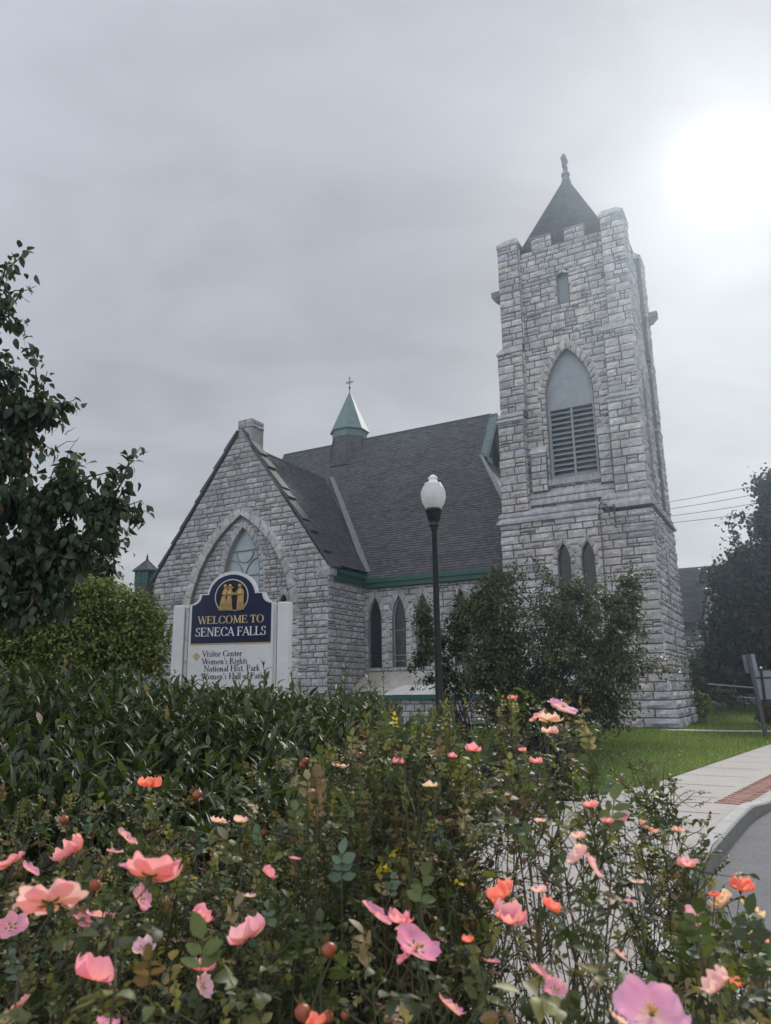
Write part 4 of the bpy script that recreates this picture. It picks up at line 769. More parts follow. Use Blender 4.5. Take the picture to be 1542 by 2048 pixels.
# ------------------------------------------------------------------ welcome sign
def build_sign():
    D = 11.0; rz = -math.radians(11); c = at(463, 1290, D); root = tag(empty('welcome_sign', (c[0], c[1], 0), rz), 'white and navy town welcome sign between two white posts', 'sign')
    U, V, N = X_, Z_, FR; O = A([0.0, 0, 0]); hw = .66
    WH = mat('white_sign_paint', (.66, .67, .68), .5, noise=[(2.5, .07), (16, .05)], wear=(2.2, .70, (.50, .50, .47))); NAVY = mat('navy_sign_paint', (.008, .014, .055), .4, noise=[(3, .2)]); GOLD = mat('gold_leaf', (.50, .34, .14), .45, noise=[(20, .2)], metal=.2)
    # shaped board: round head, shoulders with concave scoops
    zb, zs, zm = 1.71, 2.95, 3.04
    def outline(s=0.0):
        h = hw-s; P = [(-h, zb), (h, zb), (h, zs-s*.4)]
        sc = np.linspace(0, math.pi/2, 7); r = .15; cx = h+.0
        right = [(h-(r+s*.0)*math.sin(t)*1.0, zs-s*.4+r*(1-math.cos(t))) for t in sc]
        sx = .385-s*.6; zsh = right[-1][1]; arc = [(sx*math.cos(t), zsh-.02-(s*.3)+(sx*.90)*math.sin(t)) for t in np.linspace(0, math.pi, 19)]
        P += right+[(sx, zsh)]+arc+[(-sx, zsh)]+[(-a, b) for a, b in right[::-1]]
        return P
    g = G(); g.prism(outline(), O, U, V, N, -.05, .05); bd = g.build('board', WH, root)
    zn = 2.37; P = [p for p in outline(.04)]; P = [(-hw+.04, zn), (hw-.04, zn)]+P[2:]
    g = G(); g.prism(P, O, U, V, N, .05, .056); nv = g.build('navy_panel', NAVY, root)
    g = G(); g.prism([(-hw+.04, zn-.014), (hw-.04, zn-.014), (hw-.04, zn), (-hw+.04, zn)], O, U, V, N, .05, .059); g.build('panel_edge', GOLD, root)
    # medallion with three gilded women in long dresses
    mc, mr = 3.045, .262; cut = -.225
    ang = [t for t in np.linspace(0, 2*math.pi, 49)[:-1] if math.sin(t)*mr > cut]; ang = sorted([t if t < math.pi*1.5 else t-2*math.pi for t in ang]); ring_ = lambda r, cz: [(r*math.cos(t), mc+max(r*math.sin(t), cz)) for t in ang]
    g = G(); g.prism(ring_(mr, cut), O, U, V, N, .056, .062); md = g.build('medallion_rim', WH, root)
    g = G(); g.prism(ring_(mr-.014, cut+.014), O, U, V, N, .062, .066); g.build('medallion', mat('medallion_black', (.006, .006, .009), .5), root)
    figs = [
     [(-.19, -.195), (-.06, -.195), (-.065, -.10), (-.085, -.01), (-.07, .03), (-.045, .045), (.0, .04), (.005, .06), (-.04, .075), (-.06, .10), (-.075, .115), (-.068, .13), (-.07, .165), (-.095, .18), (-.118, .165), (-.118, .135), (-.108, .118), (-.13, .08), (-.132, .03), (-.14, -.02), (-.165, -.10)],
     [(-.075, -.195), (.02, -.195), (.012, -.08), (.0, .0), (.03, .03), (.075, .02), (.10, .035), (.07, .052), (.02, .06), (.0, .095), (-.005, .11), (.03, .125), (.035, .135), (.005, .145), (-.005, .165), (-.035, .165), (-.042, .145), (-.075, .135), (-.07, .125), (-.035, .108), (-.04, .09), (-.065, .06), (-.06, .0), (-.07, -.08)],
     [(.09, -.195), (.20, -.195), (.19, -.08), (.185, .0), (.19, .05), (.175, .10), (.145, .118), (.152, .14), (.145, .172), (.12, .18), (.10, .165), (.10, .135), (.108, .115), (.085, .085), (.06, .055), (.035, .045), (.035, .03), (.07, .03), (.09, .04), (.10, .0), (.09, -.09)]]
    for f in figs:
        g = G(); pts = [(x*1.03, mc+y*1.03) for x, y in f]; g.prism(pts, O, U, V, N, .066, .078)
        cx = sum(p[0] for p in f[:2])/2
        for k in range(-2, 3):           # dress folds
            g.tube([O+U*(cx*1.03+k*.024)+V*(mc-.195)+N*.078, O+U*(cx*1.03+k*.014)+V*(mc-.08)+N*.084, O+U*(cx*1.03+k*.006)+V*(mc+.0)+N*.08], [.011, .009, .005], 5)
        hx = [p[0] for p in f if p[1] > .12]; hx = sum(hx)/len(hx); g.lathe([(.001, -.03), (.02, -.02), (.026, 0), (.02, .022), (.001, .03)], (hx*1.03, -.078, mc+.155), 8); g.tube([O+U*(hx*1.03)+V*(mc+.10)+N*.074, O+U*(cx+(hx-cx)*.5)*1.03+V*(mc+.03)+N*.08], [.02, .035], 6)
        g.build('emblem_figure', GOLD, root)
    def line(name, text, h, z, m, x=None, track=1.0, mw=1.0, fit=None):
        if fit: mw = mw*fit/text_w(text, h, track, mw)
        wd = text_w(text, h, track, mw); g = G(); word(g, text, O+N*(.056 if z > zn else .05), U, V, N, h, -wd/2 if x is None else x, z, (.5,)*3, track, mw); g.build(name, m, root)
    CREAM = mat('cream_lettering', (.62, .52, .27), .5); PALE = mat('white_lettering', (.75, .76, .78), .5); NAVYL = mat('navy_lettering', (.01, .015, .06), .5)
    line('lettering', 'WELCOME TO', .112, 2.655, CREAM, fit=1.04); line('lettering', 'SENECA FALLS', .128, 2.472, PALE, fit=1.10)
    hh = .087
    line('lettering', 'Visitor Center', hh, 2.178, NAVYL, x=-.43, fit=.62); line('lettering', "Women's Rights", hh, 2.068, NAVYL, x=-.43, fit=.71)
    line('lettering', 'National Hist. Park', hh, 1.965, NAVYL, x=-.395, fit=.87); line('lettering', "Women's Hall of Fame", hh, 1.855, NAVYL, x=-.43, fit=1.0)
    g = G()                               # straight-ahead arrow
    for sg in (-1, 1): g.prism([(-.52, 2.245), (-.52, 2.215), (-.52+sg*.052, 2.165), (-.52+sg*.052, 2.195)][::-sg if sg == 1 else 1], O, U, V, N, .05, .0535+.0005*(sg+1))
    g.prism([(-.531, 2.13), (-.509, 2.13), (-.509, 2.225), (-.531, 2.225)], O, U, V, N, .05, .055)
    for sg in (-1, 1): g.prism([(-.52+sg*.012, 2.185), (-.52+sg*.012, 2.165), (-.52+sg*.032, 2.135), (-.52+sg*.032, 2.155)][::-sg if sg == 1 else 1], O, U, V, N, .05, .0542+.0005*(sg+1))
    g.build('direction_arrow', GOLD, root)
    g = G(); g.prism([(-.30, zb-.075), (.34, zb-.075), (.34, zb), (-.30, zb)], O, U, V, N, -.03, .03); g.build('base_strip', NAVY, root)
    g = G(); g.box(-.30, .34, -.045, .045, zb-.10, zb-.075); g.build('base_edge', GOLD, root)
    for sg in (-1, 1):
        g = G(); x0 = sg*(hw+.155); g.box(x0-.085, x0+.085, -.085, .085, 0, 2.925); g.frustum((x0-.085, x0+.085, -.085, .085), (x0-.07, x0+.07, -.07, .07), 2.925, 2.94); g.build('post', WH, root)
        g = G(); x1 = sg*(hw+.03); g.box(x1-.022, x1+.022, -.06, .06, .3, 2.90); g.build('inner_post', mat('weathered_white', (.52, .51, .48), .7, noise=[(3, .1)], wear=(5, .56, (.16, .14, .11))), root)
build_sign()

# ------------------------------------------------------------------ street lamp
def build_lamp():
    b = at(866.5, 1200, 12.0); root = tag(empty('street_lamp', (b[0]+.05, 12.0, 0)), 'black street lamp post with a frosted white acorn globe', 'street lamp')
    q = G(); q.lathe([(.001, 0), (.22, 0), (.22, .08), (.17, .12), (.16, .5), (.12, .62), (.10, .66), (.068, .70), (.056, 2.0), (.044, 4.22), (.062, 4.26), (.062, 4.29)], n=24); q.build('pole', BLACK, root, True)
    q = G(); q.lathe([(.05, 4.28), (.085, 4.30), (.085, 4.33), (.072, 4.35), (.10, 4.40), (.13, 4.50), (.135, 4.545), (.15, 4.565), (.15, 4.58), (.125, 4.585), (.125, 4.62), (.001, 4.625)], n=24); q.build('fitter', BLACK, root, True)
    gm = bpy.data.materials.new('frosted_globe'); gm.use_nodes = True; nt = gm.node_tree; N = nt.nodes; L = nt.links; N.clear(); out = N.new('ShaderNodeOutputMaterial')
    df = N.new('ShaderNodeBsdfDiffuse'); df.inputs[0].default_value = (.84, .85, .85, 1); tr = N.new('ShaderNodeBsdfTranslucent'); tr.inputs[0].default_value = (.88, .88, .86, 1); gl = N.new('ShaderNodeBsdfGlossy'); gl.inputs['Roughness'].default_value = .25; tp = N.new('ShaderNodeBsdfTransparent')
    m1 = N.new('ShaderNodeMixShader'); m1.inputs[0].default_value = .55; L.new(df.outputs[0], m1.inputs[1]); L.new(tr.outputs[0], m1.inputs[2])
    m2 = N.new('ShaderNodeMixShader'); m2.inputs[0].default_value = .07; L.new(m1.outputs[0], m2.inputs[1]); L.new(gl.outputs[0], m2.inputs[2])
    m3 = N.new('ShaderNodeMixShader'); m3.inputs[0].default_value = .16; L.new(m2.outputs[0], m3.inputs[1]); L.new(tp.outputs[0], m3.inputs[2]); L.new(m3.outputs[0], out.inputs[0])
    q = G(); pr = [(.125, 4.60), (.155, 4.65), (.185, 4.71), (.203, 4.78), (.207, 4.85), (.197, 4.92), (.172, 4.98), (.14, 5.02)]; n = 48; q.lathe(pr, n=n)
    v = q.v[0]; ph = np.arctan2(v[:, 1], v[:, 0]); v[:, :2] *= (1+.012*np.cos(ph*24))[:, None]; gb = q.build('globe', gm, root, True)
    q = G(); q.lathe([(.14, 5.02), (.142, 5.04), (.10, 5.055), (.075, 5.07), (.068, 5.115), (.08, 5.125), (.083, 5.14), (.07, 5.155), (.05, 5.165), (.035, 5.19), (.001, 5.20)], n=32); q.build('globe_cap', mat('globe_cap', (.78, .79, .79), .35), root, True)
    q = G(); q.lathe([(.001, 4.63), (.03, 4.64), (.03, 4.72), (.045, 4.76), (.045, 4.86), (.02, 4.92), (.001, 4.93)], n=12); q.build('lamp', mat('lamp_grey', (.25, .25, .27), .4), root, True)
build_lamp()

# ------------------------------------------------------------------ shrubs and trees
PX = 1/1523.0
def lump(px, py, D, rx, ry, dep=None): c = at(px, py, D); k = D*PX; return (*c, rx*k, (dep or (rx+ry)/2)*k, ry*k, rx*ry)
def plant(name, label, cat, base, lumps, ntw, nl, L, Wd, cols, wcol=None, shape='oval', spread=.10, limbs=14, r0=.05, leafmat=None, foli='crown', stem='trunk', group=None, droop=(.1, .6), hang=0.0, tips=None, tl=(.3, .9), base_r=.25, bark=None, stems_up=True, shell=.45, root=None):
    base = A(base, float); o = root or tag(empty(name, base), label, cat, group); Lw = A([l[6] for l in lumps]); Lw = Lw/Lw.sum(); LA = A([l[:6] for l in lumps])
    i = rng.choice(len(lumps), ntw, p=Lw); d = rdir(ntw); r = rng.uniform(shell**3, 1.0, ntw)**(1/3)*rng.uniform(.9, 1.12, ntw); T = LA[i, :3]+d*LA[i, 3:]*r[:, None]; C0 = LA[i, :3]
    if tips is not None: T = np.concatenate([T, A(tips)]); d = np.concatenate([d, unit(A(tips)-LA[:, :3].mean(0))])
    ok = T[:, 2] > .05; T, d = T[ok], d[ok]
    gs = G(); main = []
    cc = LA[rng.choice(len(lumps), limbs, p=Lw)]; ends = cc[:, :3]+rdir(limbs)*cc[:, 3:]*.35
    for e in ends:
        b = base+A([*rng.normal(0, base_r, 2), 0]); e[2] = max(e[2], .3); P = curve(b, e, 7, .04, .06); main.append(P); gs.tube(P-base, np.linspace(r0, r0*.3, 7)*rng.uniform(.6, 1.1), 6, (.06, .047, .038))
    MP = np.concatenate([p[2:] for p in main]); k = np.argmin(((T[:, None]-MP[None])**2).sum(-1)+rng.uniform(0, .3, (len(T), len(MP)))*((T[:, None]-MP[None])**2).sum(-1), 1)
    LP = []; LD = []
    for t, s, dd in zip(T, MP[k], d):
        P = curve(s, t, 6, .05, .035); gs.tube(P-base, np.linspace(max(r0*.16, .006), max(r0*.04, .0025), 6), 3, (.065, .05, .04), cap=False)
        ln = np.linalg.norm(t-s); m = max(4, int(nl*rng.uniform(.6, 1.4))); u = rng.uniform(max(0, 1-rng.uniform(*tl)/max(ln, .2)), 1.02, m); q, tg = along(P, np.clip(u, 0, 1)); LP.append(q+rng.normal(0, spread, (m, 3))*rng.uniform(.2, 1, (m, 1))); LD.append(tg*.6+rdir(m)*.8+A([0, 0, -hang]))
    gs.build(stem, bark or TWIG, o); LP = np.concatenate(LP)-base; LD = np.concatenate(LD); n = len(LP)
    g = G(); sc = rng.uniform(.65, 1.2, n); leaves(g, LP, LD, A([0, 0, 1.0])+rng.normal(0, .45, (n, 3)), L*sc, Wd*sc, pick(cols, n, .3, wcol), shape, rng.uniform(.1, .5, n), rng.uniform(*droop, n)); g.build(foli, leafmat or LEAF, o, True)
    return o

# big lilac-like shrub before the tower
D = 21.0; b = gnd(1085, 1505)
plant('lilac_shrub', 'large twiggy shrub with olive leaves in front of the tower', 'shrub', (b[0], D, 0), [lump(1030, 1220, D, 102, 102), lump(1180, 1222, D, 95, 85), lump(1262, 1190, D, 34, 55), lump(1100, 1340, D, 165, 105), lump(985, 1330, D, 70, 110), lump(1222, 1360, D, 75, 95), lump(1245, 1270, D, 55, 80), lump(1130, 1440, D, 110, 60), lump(955, 1215, D, 35, 50), lump(1040, 1400, D, 120, 80)],
      1600, 34, .105, .032, [(.068, .084, .034), (.045, .057, .023), (.125, .13, .055), (.12, .095, .05), (.19, .18, .08)], [4, 3, 2.4, 1.2, .6], 'oval', .13, 26, .045, tips=[at(1370, 1322, 20.5), at(1345, 1335, 20.5), at(1330, 1350, 20.5), at(1310, 1345, 20.5), at(1360, 1345, 20.5), at(1300, 1330, 20.5), at(1262, 1128, D), at(1290, 1150, D), at(1055, 1112, D), at(1000, 1130, D)], hang=.1, tl=(.5, 1.3), base_r=.5, shell=.35)
D = 22.5; b = at(905, 1400, D)
plant('lilac_shrub', 'smaller sparse shrub with bare lower stems beside the lamp post', 'shrub', (b[0]+.45, D, 0), [lump(850, 1250, D, 30, 60), lump(885, 1300, D, 50, 60), lump(925, 1240, D, 32, 70), lump(905, 1370, D, 55, 35), lump(840, 1320, D, 20, 25)],
      190, 34, .105, .032, [(.055, .07, .028), (.038, .05, .02), (.10, .105, .045)], [4, 3, 2], 'oval', .12, 22, .028, tips=[at(812, 1345, D), at(830, 1375, D), at(822, 1200, D)], hang=.1, tl=(.4, 1.1), base_r=.2, shell=.3)
# near tree with large drooping leaves
D = 7.0
TW = [(48, 505), (30, 520), (72, 572), (20, 600), (95, 742), (62, 690), (50, 665), (152, 798), (140, 815), (120, 850), (282, 893), (262, 912), (240, 935), (300, 1022), (285, 1000), (270, 1030), (255, 965), (235, 1060), (205, 1050), (150, 905), (125, 925), (155, 915), (110, 800), (75, 760), (15, 560), (38, 640), (215, 950), (190, 985)]
tr = plant('broadleaf_tree', 'dark leafy tree with large drooping leaves at the frame edge, above the hedge', 'tree', (at(-420, 1400, 7.4)[0], 7.4, 0), [lump(-20, 770, D, 75, 100), lump(25, 890, D, 90, 80), lump(10, 1010, D, 130, 95), lump(140, 1000, D, 85, 55), lump(90, 1085, D, 130, 45), lump(-10, 1150, D, 130, 60), lump(205, 1020, D, 55, 38), lump(-160, 800, D, 130, 250), lump(-220, 1050, D, 180, 170), lump(-30, 640, D, 35, 90), lump(75, 820, D, 40, 40), lump(60, 1130, D, 150, 45), lump(10, 1200, D, 150, 55)],
      760, 20, .118, .032, [(.042, .068, .034), (.028, .047, .025), (.065, .088, .042), (.10, .055, .03)], [5, 4, 2.5, .15], 'oval', .07, 20, .09, tips=[at(x, y, D+rng.uniform(-.3, .3)) for x, y in TW], hang=.75, droop=(.2, .8), tl=(.25, .7), leafmat=GLOSSLEAF, base_r=.05, shell=.3)
# yellow-green small-leaved tree behind it
D = 12.5
plant('small_leaved_tree', 'low yellow-green tree with fine leaves beside the welcome sign', 'tree', (at(150, 1400, D)[0], D, 0), [lump(60, 1195, D, 130, 60), lump(10, 1240, D, 140, 90), lump(160, 1270, D, 150, 70), lump(150, 1205, D, 120, 66), lump(60, 1250, D, 110, 75), lump(270, 1240, D, 62, 66), lump(235, 1195, D, 55, 30), lump(318, 1300, D, 30, 55), lump(150, 1320, D, 190, 60), lump(-80, 1250, D, 120, 90), lump(320, 1225, D, 25, 12), lump(60, 1190, D, 120, 50)],
      1500, 48, .075, .021, [(.165, .215, .06), (.21, .245, .068), (.11, .15, .042), (.30, .27, .08), (.26, .15, .06)], [4, 3, 3, .6, .2], 'oval', .13, 24, .05, hang=.05, tl=(.4, 1.2), base_r=.3, shell=.55)
# lobed maple twigs further back
D = 15.0
mp = plant('young_maple', 'thin young maple with lobed leaves between the dark tree and the cupola', 'tree', (at(150, 1400, D)[0], D, 0), [lump(212, 1105, D, 26, 42), lump(190, 1140, D, 40, 30), lump(225, 1075, D, 14, 20), lump(120, 1130, D, 70, 40), lump(60, 1150, D, 90, 60)],
      170, 15, .15, .062, [(.035, .055, .025), (.055, .07, .03)], None, 'small', .16, 9, .05, hang=.5, tl=(.4, 1.0), base_r=.05, shell=.2)
tw = G(); P0m = A(mp.location)                # bare twigs poking out against the sky
for a, b_ in (((130, 870), (150, 855)), ((110, 900), (155, 880)), ((100, 960), (152, 925)), ((115, 975), (170, 915)), ((150, 980), (165, 940)), ((120, 940), (158, 875))): tw.tube(curve(at(*a, D), at(*b_, D), 5, .1, .05)-P0m, [.012, .01, .008, .006, .004], 4, (.05, .04, .035))
for x in (130, 150): tw.tube(curve(at(x, 1150, D), at(x-10, 930, D), 6, .02, .03)-P0m, .014, 4, (.05, .04, .035))
tw.build('bare_twigs', TWIG, mp)
# dark tree over the stone house
D = 38.0
plant('dark_maple', 'tall dark purple-green tree in front of the stone house beyond the tower', 'tree', (at(1560, 1400, D)[0], D, .4), [lump(1545, 985, D, 38, 48), lump(1560, 1060, D, 62, 60), lump(1500, 1125, D, 52, 38), lump(1440, 1160, D, 34, 26), lump(1530, 1180, D, 90, 60), lump(1455, 1215, D, 42, 40), lump(1500, 1260, D, 95, 55), lump(1590, 1220, D, 100, 120), lump(1470, 1300, D, 60, 30), lump(1580, 1000, D, 50, 80), lump(1545, 1310, D, 60, 40)],
      1500, 60, .22, .08, [(.026, .028, .028), (.036, .032, .034), (.022, .03, .022), (.05, .035, .034)], [4, 3, 3, 1], 'oval', .34, 22, .22, tips=[at(1462, 1030, D), at(1458, 1043, D), at(1470, 1075, D), at(1404, 1148, D), at(1500, 955, D)], hang=.3, tl=(1.0, 2.6), base_r=.1, shell=.35)

# long-leaved hedge
def build_hedge():
    root = tag(empty('hedge', (-2.2, 5.0, 0)), 'thick dark green hedge of long pointed leaves below the welcome sign', 'hedge'); B = A(root.location)
    n = 3300; y = rng.uniform(3.1, 7.6, n); x = rng.uniform(-5.6, .25, n)
    lim = np.where(y < 4.6, -.30+(y-3.1)*.0, -.25+(y-4.6)*.14); ok = (x < lim) & (x > -.62*y-.5); x, y = x[ok], y[ok]; px = 771+1523*x/y
    zt = np.interp(px, [-200, 0, 150, 340, 480, 600, 700, 780], [1352, 1352, 1356, 1385, 1395, 1410, 1415, 1420]); zt = H-(zt-1386)*PX*6.0       # crest of the hedge, measured where it stands (6 m off)
    zt = zt-.46*sstep(5.6, 3.0, y)-.10*sstep(6.3, 7.6, y)+rng.normal(0, .05, len(x)); n = len(x)
    gs = G(); LP, LD, LN, LL, LC = [], [], [], [], []
    pal = [(.036, .055, .02), (.023, .036, .013), (.058, .077, .027), (.10, .10, .05), (.20, .165, .10)]; wp = A([5, 4, 2.5, .5, .25]); wp = wp/wp.sum()
    for i in range(n):
        h = rng.uniform(.45, .75); top = A([x[i], y[i], zt[i]]); lean = A([rng.normal(.06, .10), rng.normal(-.03, .10), 0]); base = top-A([0, 0, h])-lean
        P = curve(base, top, 4, 0, .03); gs.tube(P-B, [.005, .004, .003, .002], 3, (.06, .055, .03), cap=False)
        m = rng.integers(11, 17); t = np.linspace(.12, 1, m); q, tg = along(P, t); a = np.arange(m)*2.4+rng.uniform(0, 6); el = rng.uniform(.15, .9, m)+.5*t
        D_ = np.stack([np.cos(a)*np.cos(el), np.sin(a)*np.cos(el), np.sin(el)], -1); LP.append(q); LD.append(D_); LN.append(np.stack([-np.cos(a)*.6, -np.sin(a)*.6, np.ones(m)], -1)+rng.normal(0, .25, (m, 3))); LL.append(rng.uniform(.10, .17, m)*(1.05-.3*t)); c = A(pal)[rng.choice(5, m, p=wp)]; LC.append(c*rng.uniform(.7, 1.35, (m, 1))*(1+.2*t[:, None]))
    # taller pale sprigs standing out of the hedge
    for (sx, sy, D_, hh) in [(655, 1345, 5.6, .5), (690, 1335, 5.6, .55), (735, 1345, 5.7, .5), (765, 1345, 5.8, .5), (710, 1362, 5.5, .45), (675, 1372, 5.5, .4), (750, 1372, 5.6, .4), (525, 1322, 5.9, .5), (582, 1340, 5.9, .35), (497, 1352, 5.8, .3), (408, 1352, 5.8, .3), (640, 1395, 5.5, .4), (720, 1395, 5.3, .4), (700, 1420, 5.2, .4), (765, 1400, 5.4, .4), (780, 1425, 5.2, .4), (350, 1345, 6, .3), (470, 1360, 5.9, .3), (740, 1440, 5.0, .4), (672, 1440, 5.0, .4)]:
        top = at(sx, sy, D_); P = curve(top-A([rng.normal(0, .06), 0, hh]), top, 5, 0, .03); gs.tube(P-B, [.005, .004, .004, .003, .002], 4, (.10, .10, .05), cap=False); m = int(hh*52); t = np.linspace(.05, 1, m); q, tg = along(P, t); a = np.arange(m)*2.4; el = rng.uniform(.3, 1.0, m)+.3*t
        LP.append(q); LD.append(np.stack([np.cos(a)*np.cos(el), np.sin(a)*np.cos(el), np.sin(el)], -1)); LN.append(np.stack([-np.cos(a)*.6, -np.sin(a)*.6, np.ones(m)], -1)); LL.append(rng.uniform(.07, .12, m)*(1.1-.5*t)); LC.append(pick([(.07, .095, .03), (.10, .12, .045)], m))
    gs.build('stems', TWIG, root); LP = np.concatenate(LP)-B; L = np.concatenate(LL); k = len(L)
    g = G(); leaves(g, LP, np.concatenate(LD), np.concatenate(LN), L, L*rng.uniform(.11, .17, k), np.clip(np.concatenate(LC), 0, 1), 'lance', rng.uniform(.25, .8, k), rng.uniform(.0, .75, k)); g.build('foliage', GLOSSLEAF, root, True)
build_hedge()

# ------------------------------------------------------------------ wild roses
PETAL = mat('petal', rough=.6, spec=.2, trans=.45)
ROSELEAF = mat('rose_leaf', rough=.5, spec=.3, trans=.25)
BCOL = {'p': (.87, .36, .60), 'c': (.88, .29, .30), 'l': (.87, .56, .74), 's': (.88, .40, .58), 'w': (.87, .60, .60), 'm': (.86, .46, .74)}
_BL = {}
def bloom_mesh(col, kind):
    """kind 0 open cup, 1 half closed, 2 wilted with two or three loose petals"""
    key = (col, kind)
    if key in _BL: return _BL[key]
    g = G(); c1 = A(BCOL[col]); c0 = A([.86, .62, .58]); np_ = (5, 6, 4)[kind]; cup = (.42, .66, .3)[kind]
    for p in range(np_):
        a0 = p*2*math.pi/min(np_, 5)+(.63 if p > 4 else 0)+rng.uniform(-.3, .3); cp = cup*rng.uniform(.5, 1.5); R = rng.uniform(.88, 1.08)*(.72 if p > 4 else 1); nu, nv = 9, 8; cp *= 1.5 if p > 4 else 1; V = []; C = []; ruf = rng.uniform(-1, 1, 4); roll = rng.uniform(-.3, .3)
        for j in range(nv):
            v = j/(nv-1)
            for i in range(nu):
                u = -1+2*i/(nu-1); w = .70*R*math.sqrt(max(0, 1-((v-.64)/(.66 if v < .64 else .46))**2))+.02; r = R*(v-.12*(1-abs(u))**1.5*v**5-.05*u*u*v); ang = cp*(.25+.75*v)
                lx = u*w*math.cos(.35*u*v); out = r*math.cos(ang*v); z = r*math.sin(ang*v)+.10*u*u*w+.13*v*v*(ruf[0]*math.sin(3.4*u+ruf[1]*3)+ruf[2]*math.cos(5.5*u)) + roll*u*v*.25 - (.12*v**6 if kind == 0 else -.05*v**4)
                V.append((math.cos(a0)*out-math.sin(a0)*lx, math.sin(a0)*out+math.cos(a0)*lx, z)); f = min(1, max(0, (v-.02)/.30)); C.append((c0*(1-f)+c1*f)*(1+.07*math.sin(u*16)*v)*(1-.08*abs(ruf[3]))*(1+.12*(v-.5)))
        k = np.arange(nv-1)[:, None]*nu+np.arange(nu-1)[None]; g.add(V, np.stack([k, k+1, k+nu+1, k+nu], -1).reshape(-1, 4), col=np.clip(A(C), 0, 1))
    o = g.build('bloom', PETAL, None, True)
    s = G(); n = 26 if kind != 2 else 12                         # stamens
    for i in range(n): a = rng.uniform(0, 6.28); r = rng.uniform(.03, .17); h = rng.uniform(.14, .26); s.tube([(0, 0, .02), (r*math.cos(a), r*math.sin(a), h)], [.008, .010], 3, (.55, .38, .08)); s.lathe([(.001, h-.02), (.026, h), (.001, h+.025)], (r*math.cos(a), r*math.sin(a), 0), 5, (.62, .40, .06))
    so = s.build('stamens', mat('pollen', rough=.8), None)
    e = G(); e.lathe([(.02, -.42), (.05, -.34), (.12, -.24), (.13, -.14), (.07, -.04), (.09, .0), (.001, .03)], n=8, col=(.07, .10, .04)); a = np.arange(5)*1.2566+.6; leaves(e, np.stack([np.cos(a)*.07, np.sin(a)*.07, a*0-.03], -1), np.stack([np.cos(a), np.sin(a), a*0+(.25 if kind else -.15)], -1), A([[0, 0, -1.0]]*5), .36, .075, (.075, .11, .05), 'lance', .2, .2)
    eo = e.build('calyx', LEAF, None, True)
    for q in (o, so, eo): COL.objects.unlink(q)
    _BL[key] = (o.data, so.data, eo.data); return _BL[key]
def hip_mesh():
    if 'hip' in _BL: return _BL['hip']
    g = G(); g.lathe([(.05, -1.1), (.25, -1.0), (.75, -.6), (1, 0), (.85, .55), (.4, .88), (.25, .95), (.001, .97)], n=12); o = g.build('rose_hip', mat('rose_hip_skin', (.30, .085, .04), .4, noise=[(.8, .3)]), None, True)
    e = G(); a = np.arange(5)*1.2566; leaves(e, np.stack([np.cos(a)*.25, np.sin(a)*.25, a*0+.9], -1), np.stack([np.cos(a), np.sin(a), a*0+1.3], -1), np.stack([-np.cos(a), -np.sin(a), a*0+.5], -1), 1.3, .22, (.10, .07, .035), 'lance', .2, -.3); eo = e.build('calyx', LEAF, None, True)
    for q in (o, eo): COL.objects.unlink(q)
    _BL['hip'] = (o.data, eo.data); return _BL['hip']
def orient(o, loc, axis, spin, sc):
    q = Vector(axis).to_track_quat('Z', 'Y').to_matrix().to_4x4(); o.matrix_local = Matrix.Translation(Vector(loc)) @ q @ Matrix.Rotation(spin, 4, 'Z') @ Matrix.Diagonal((sc, sc, sc, 1))

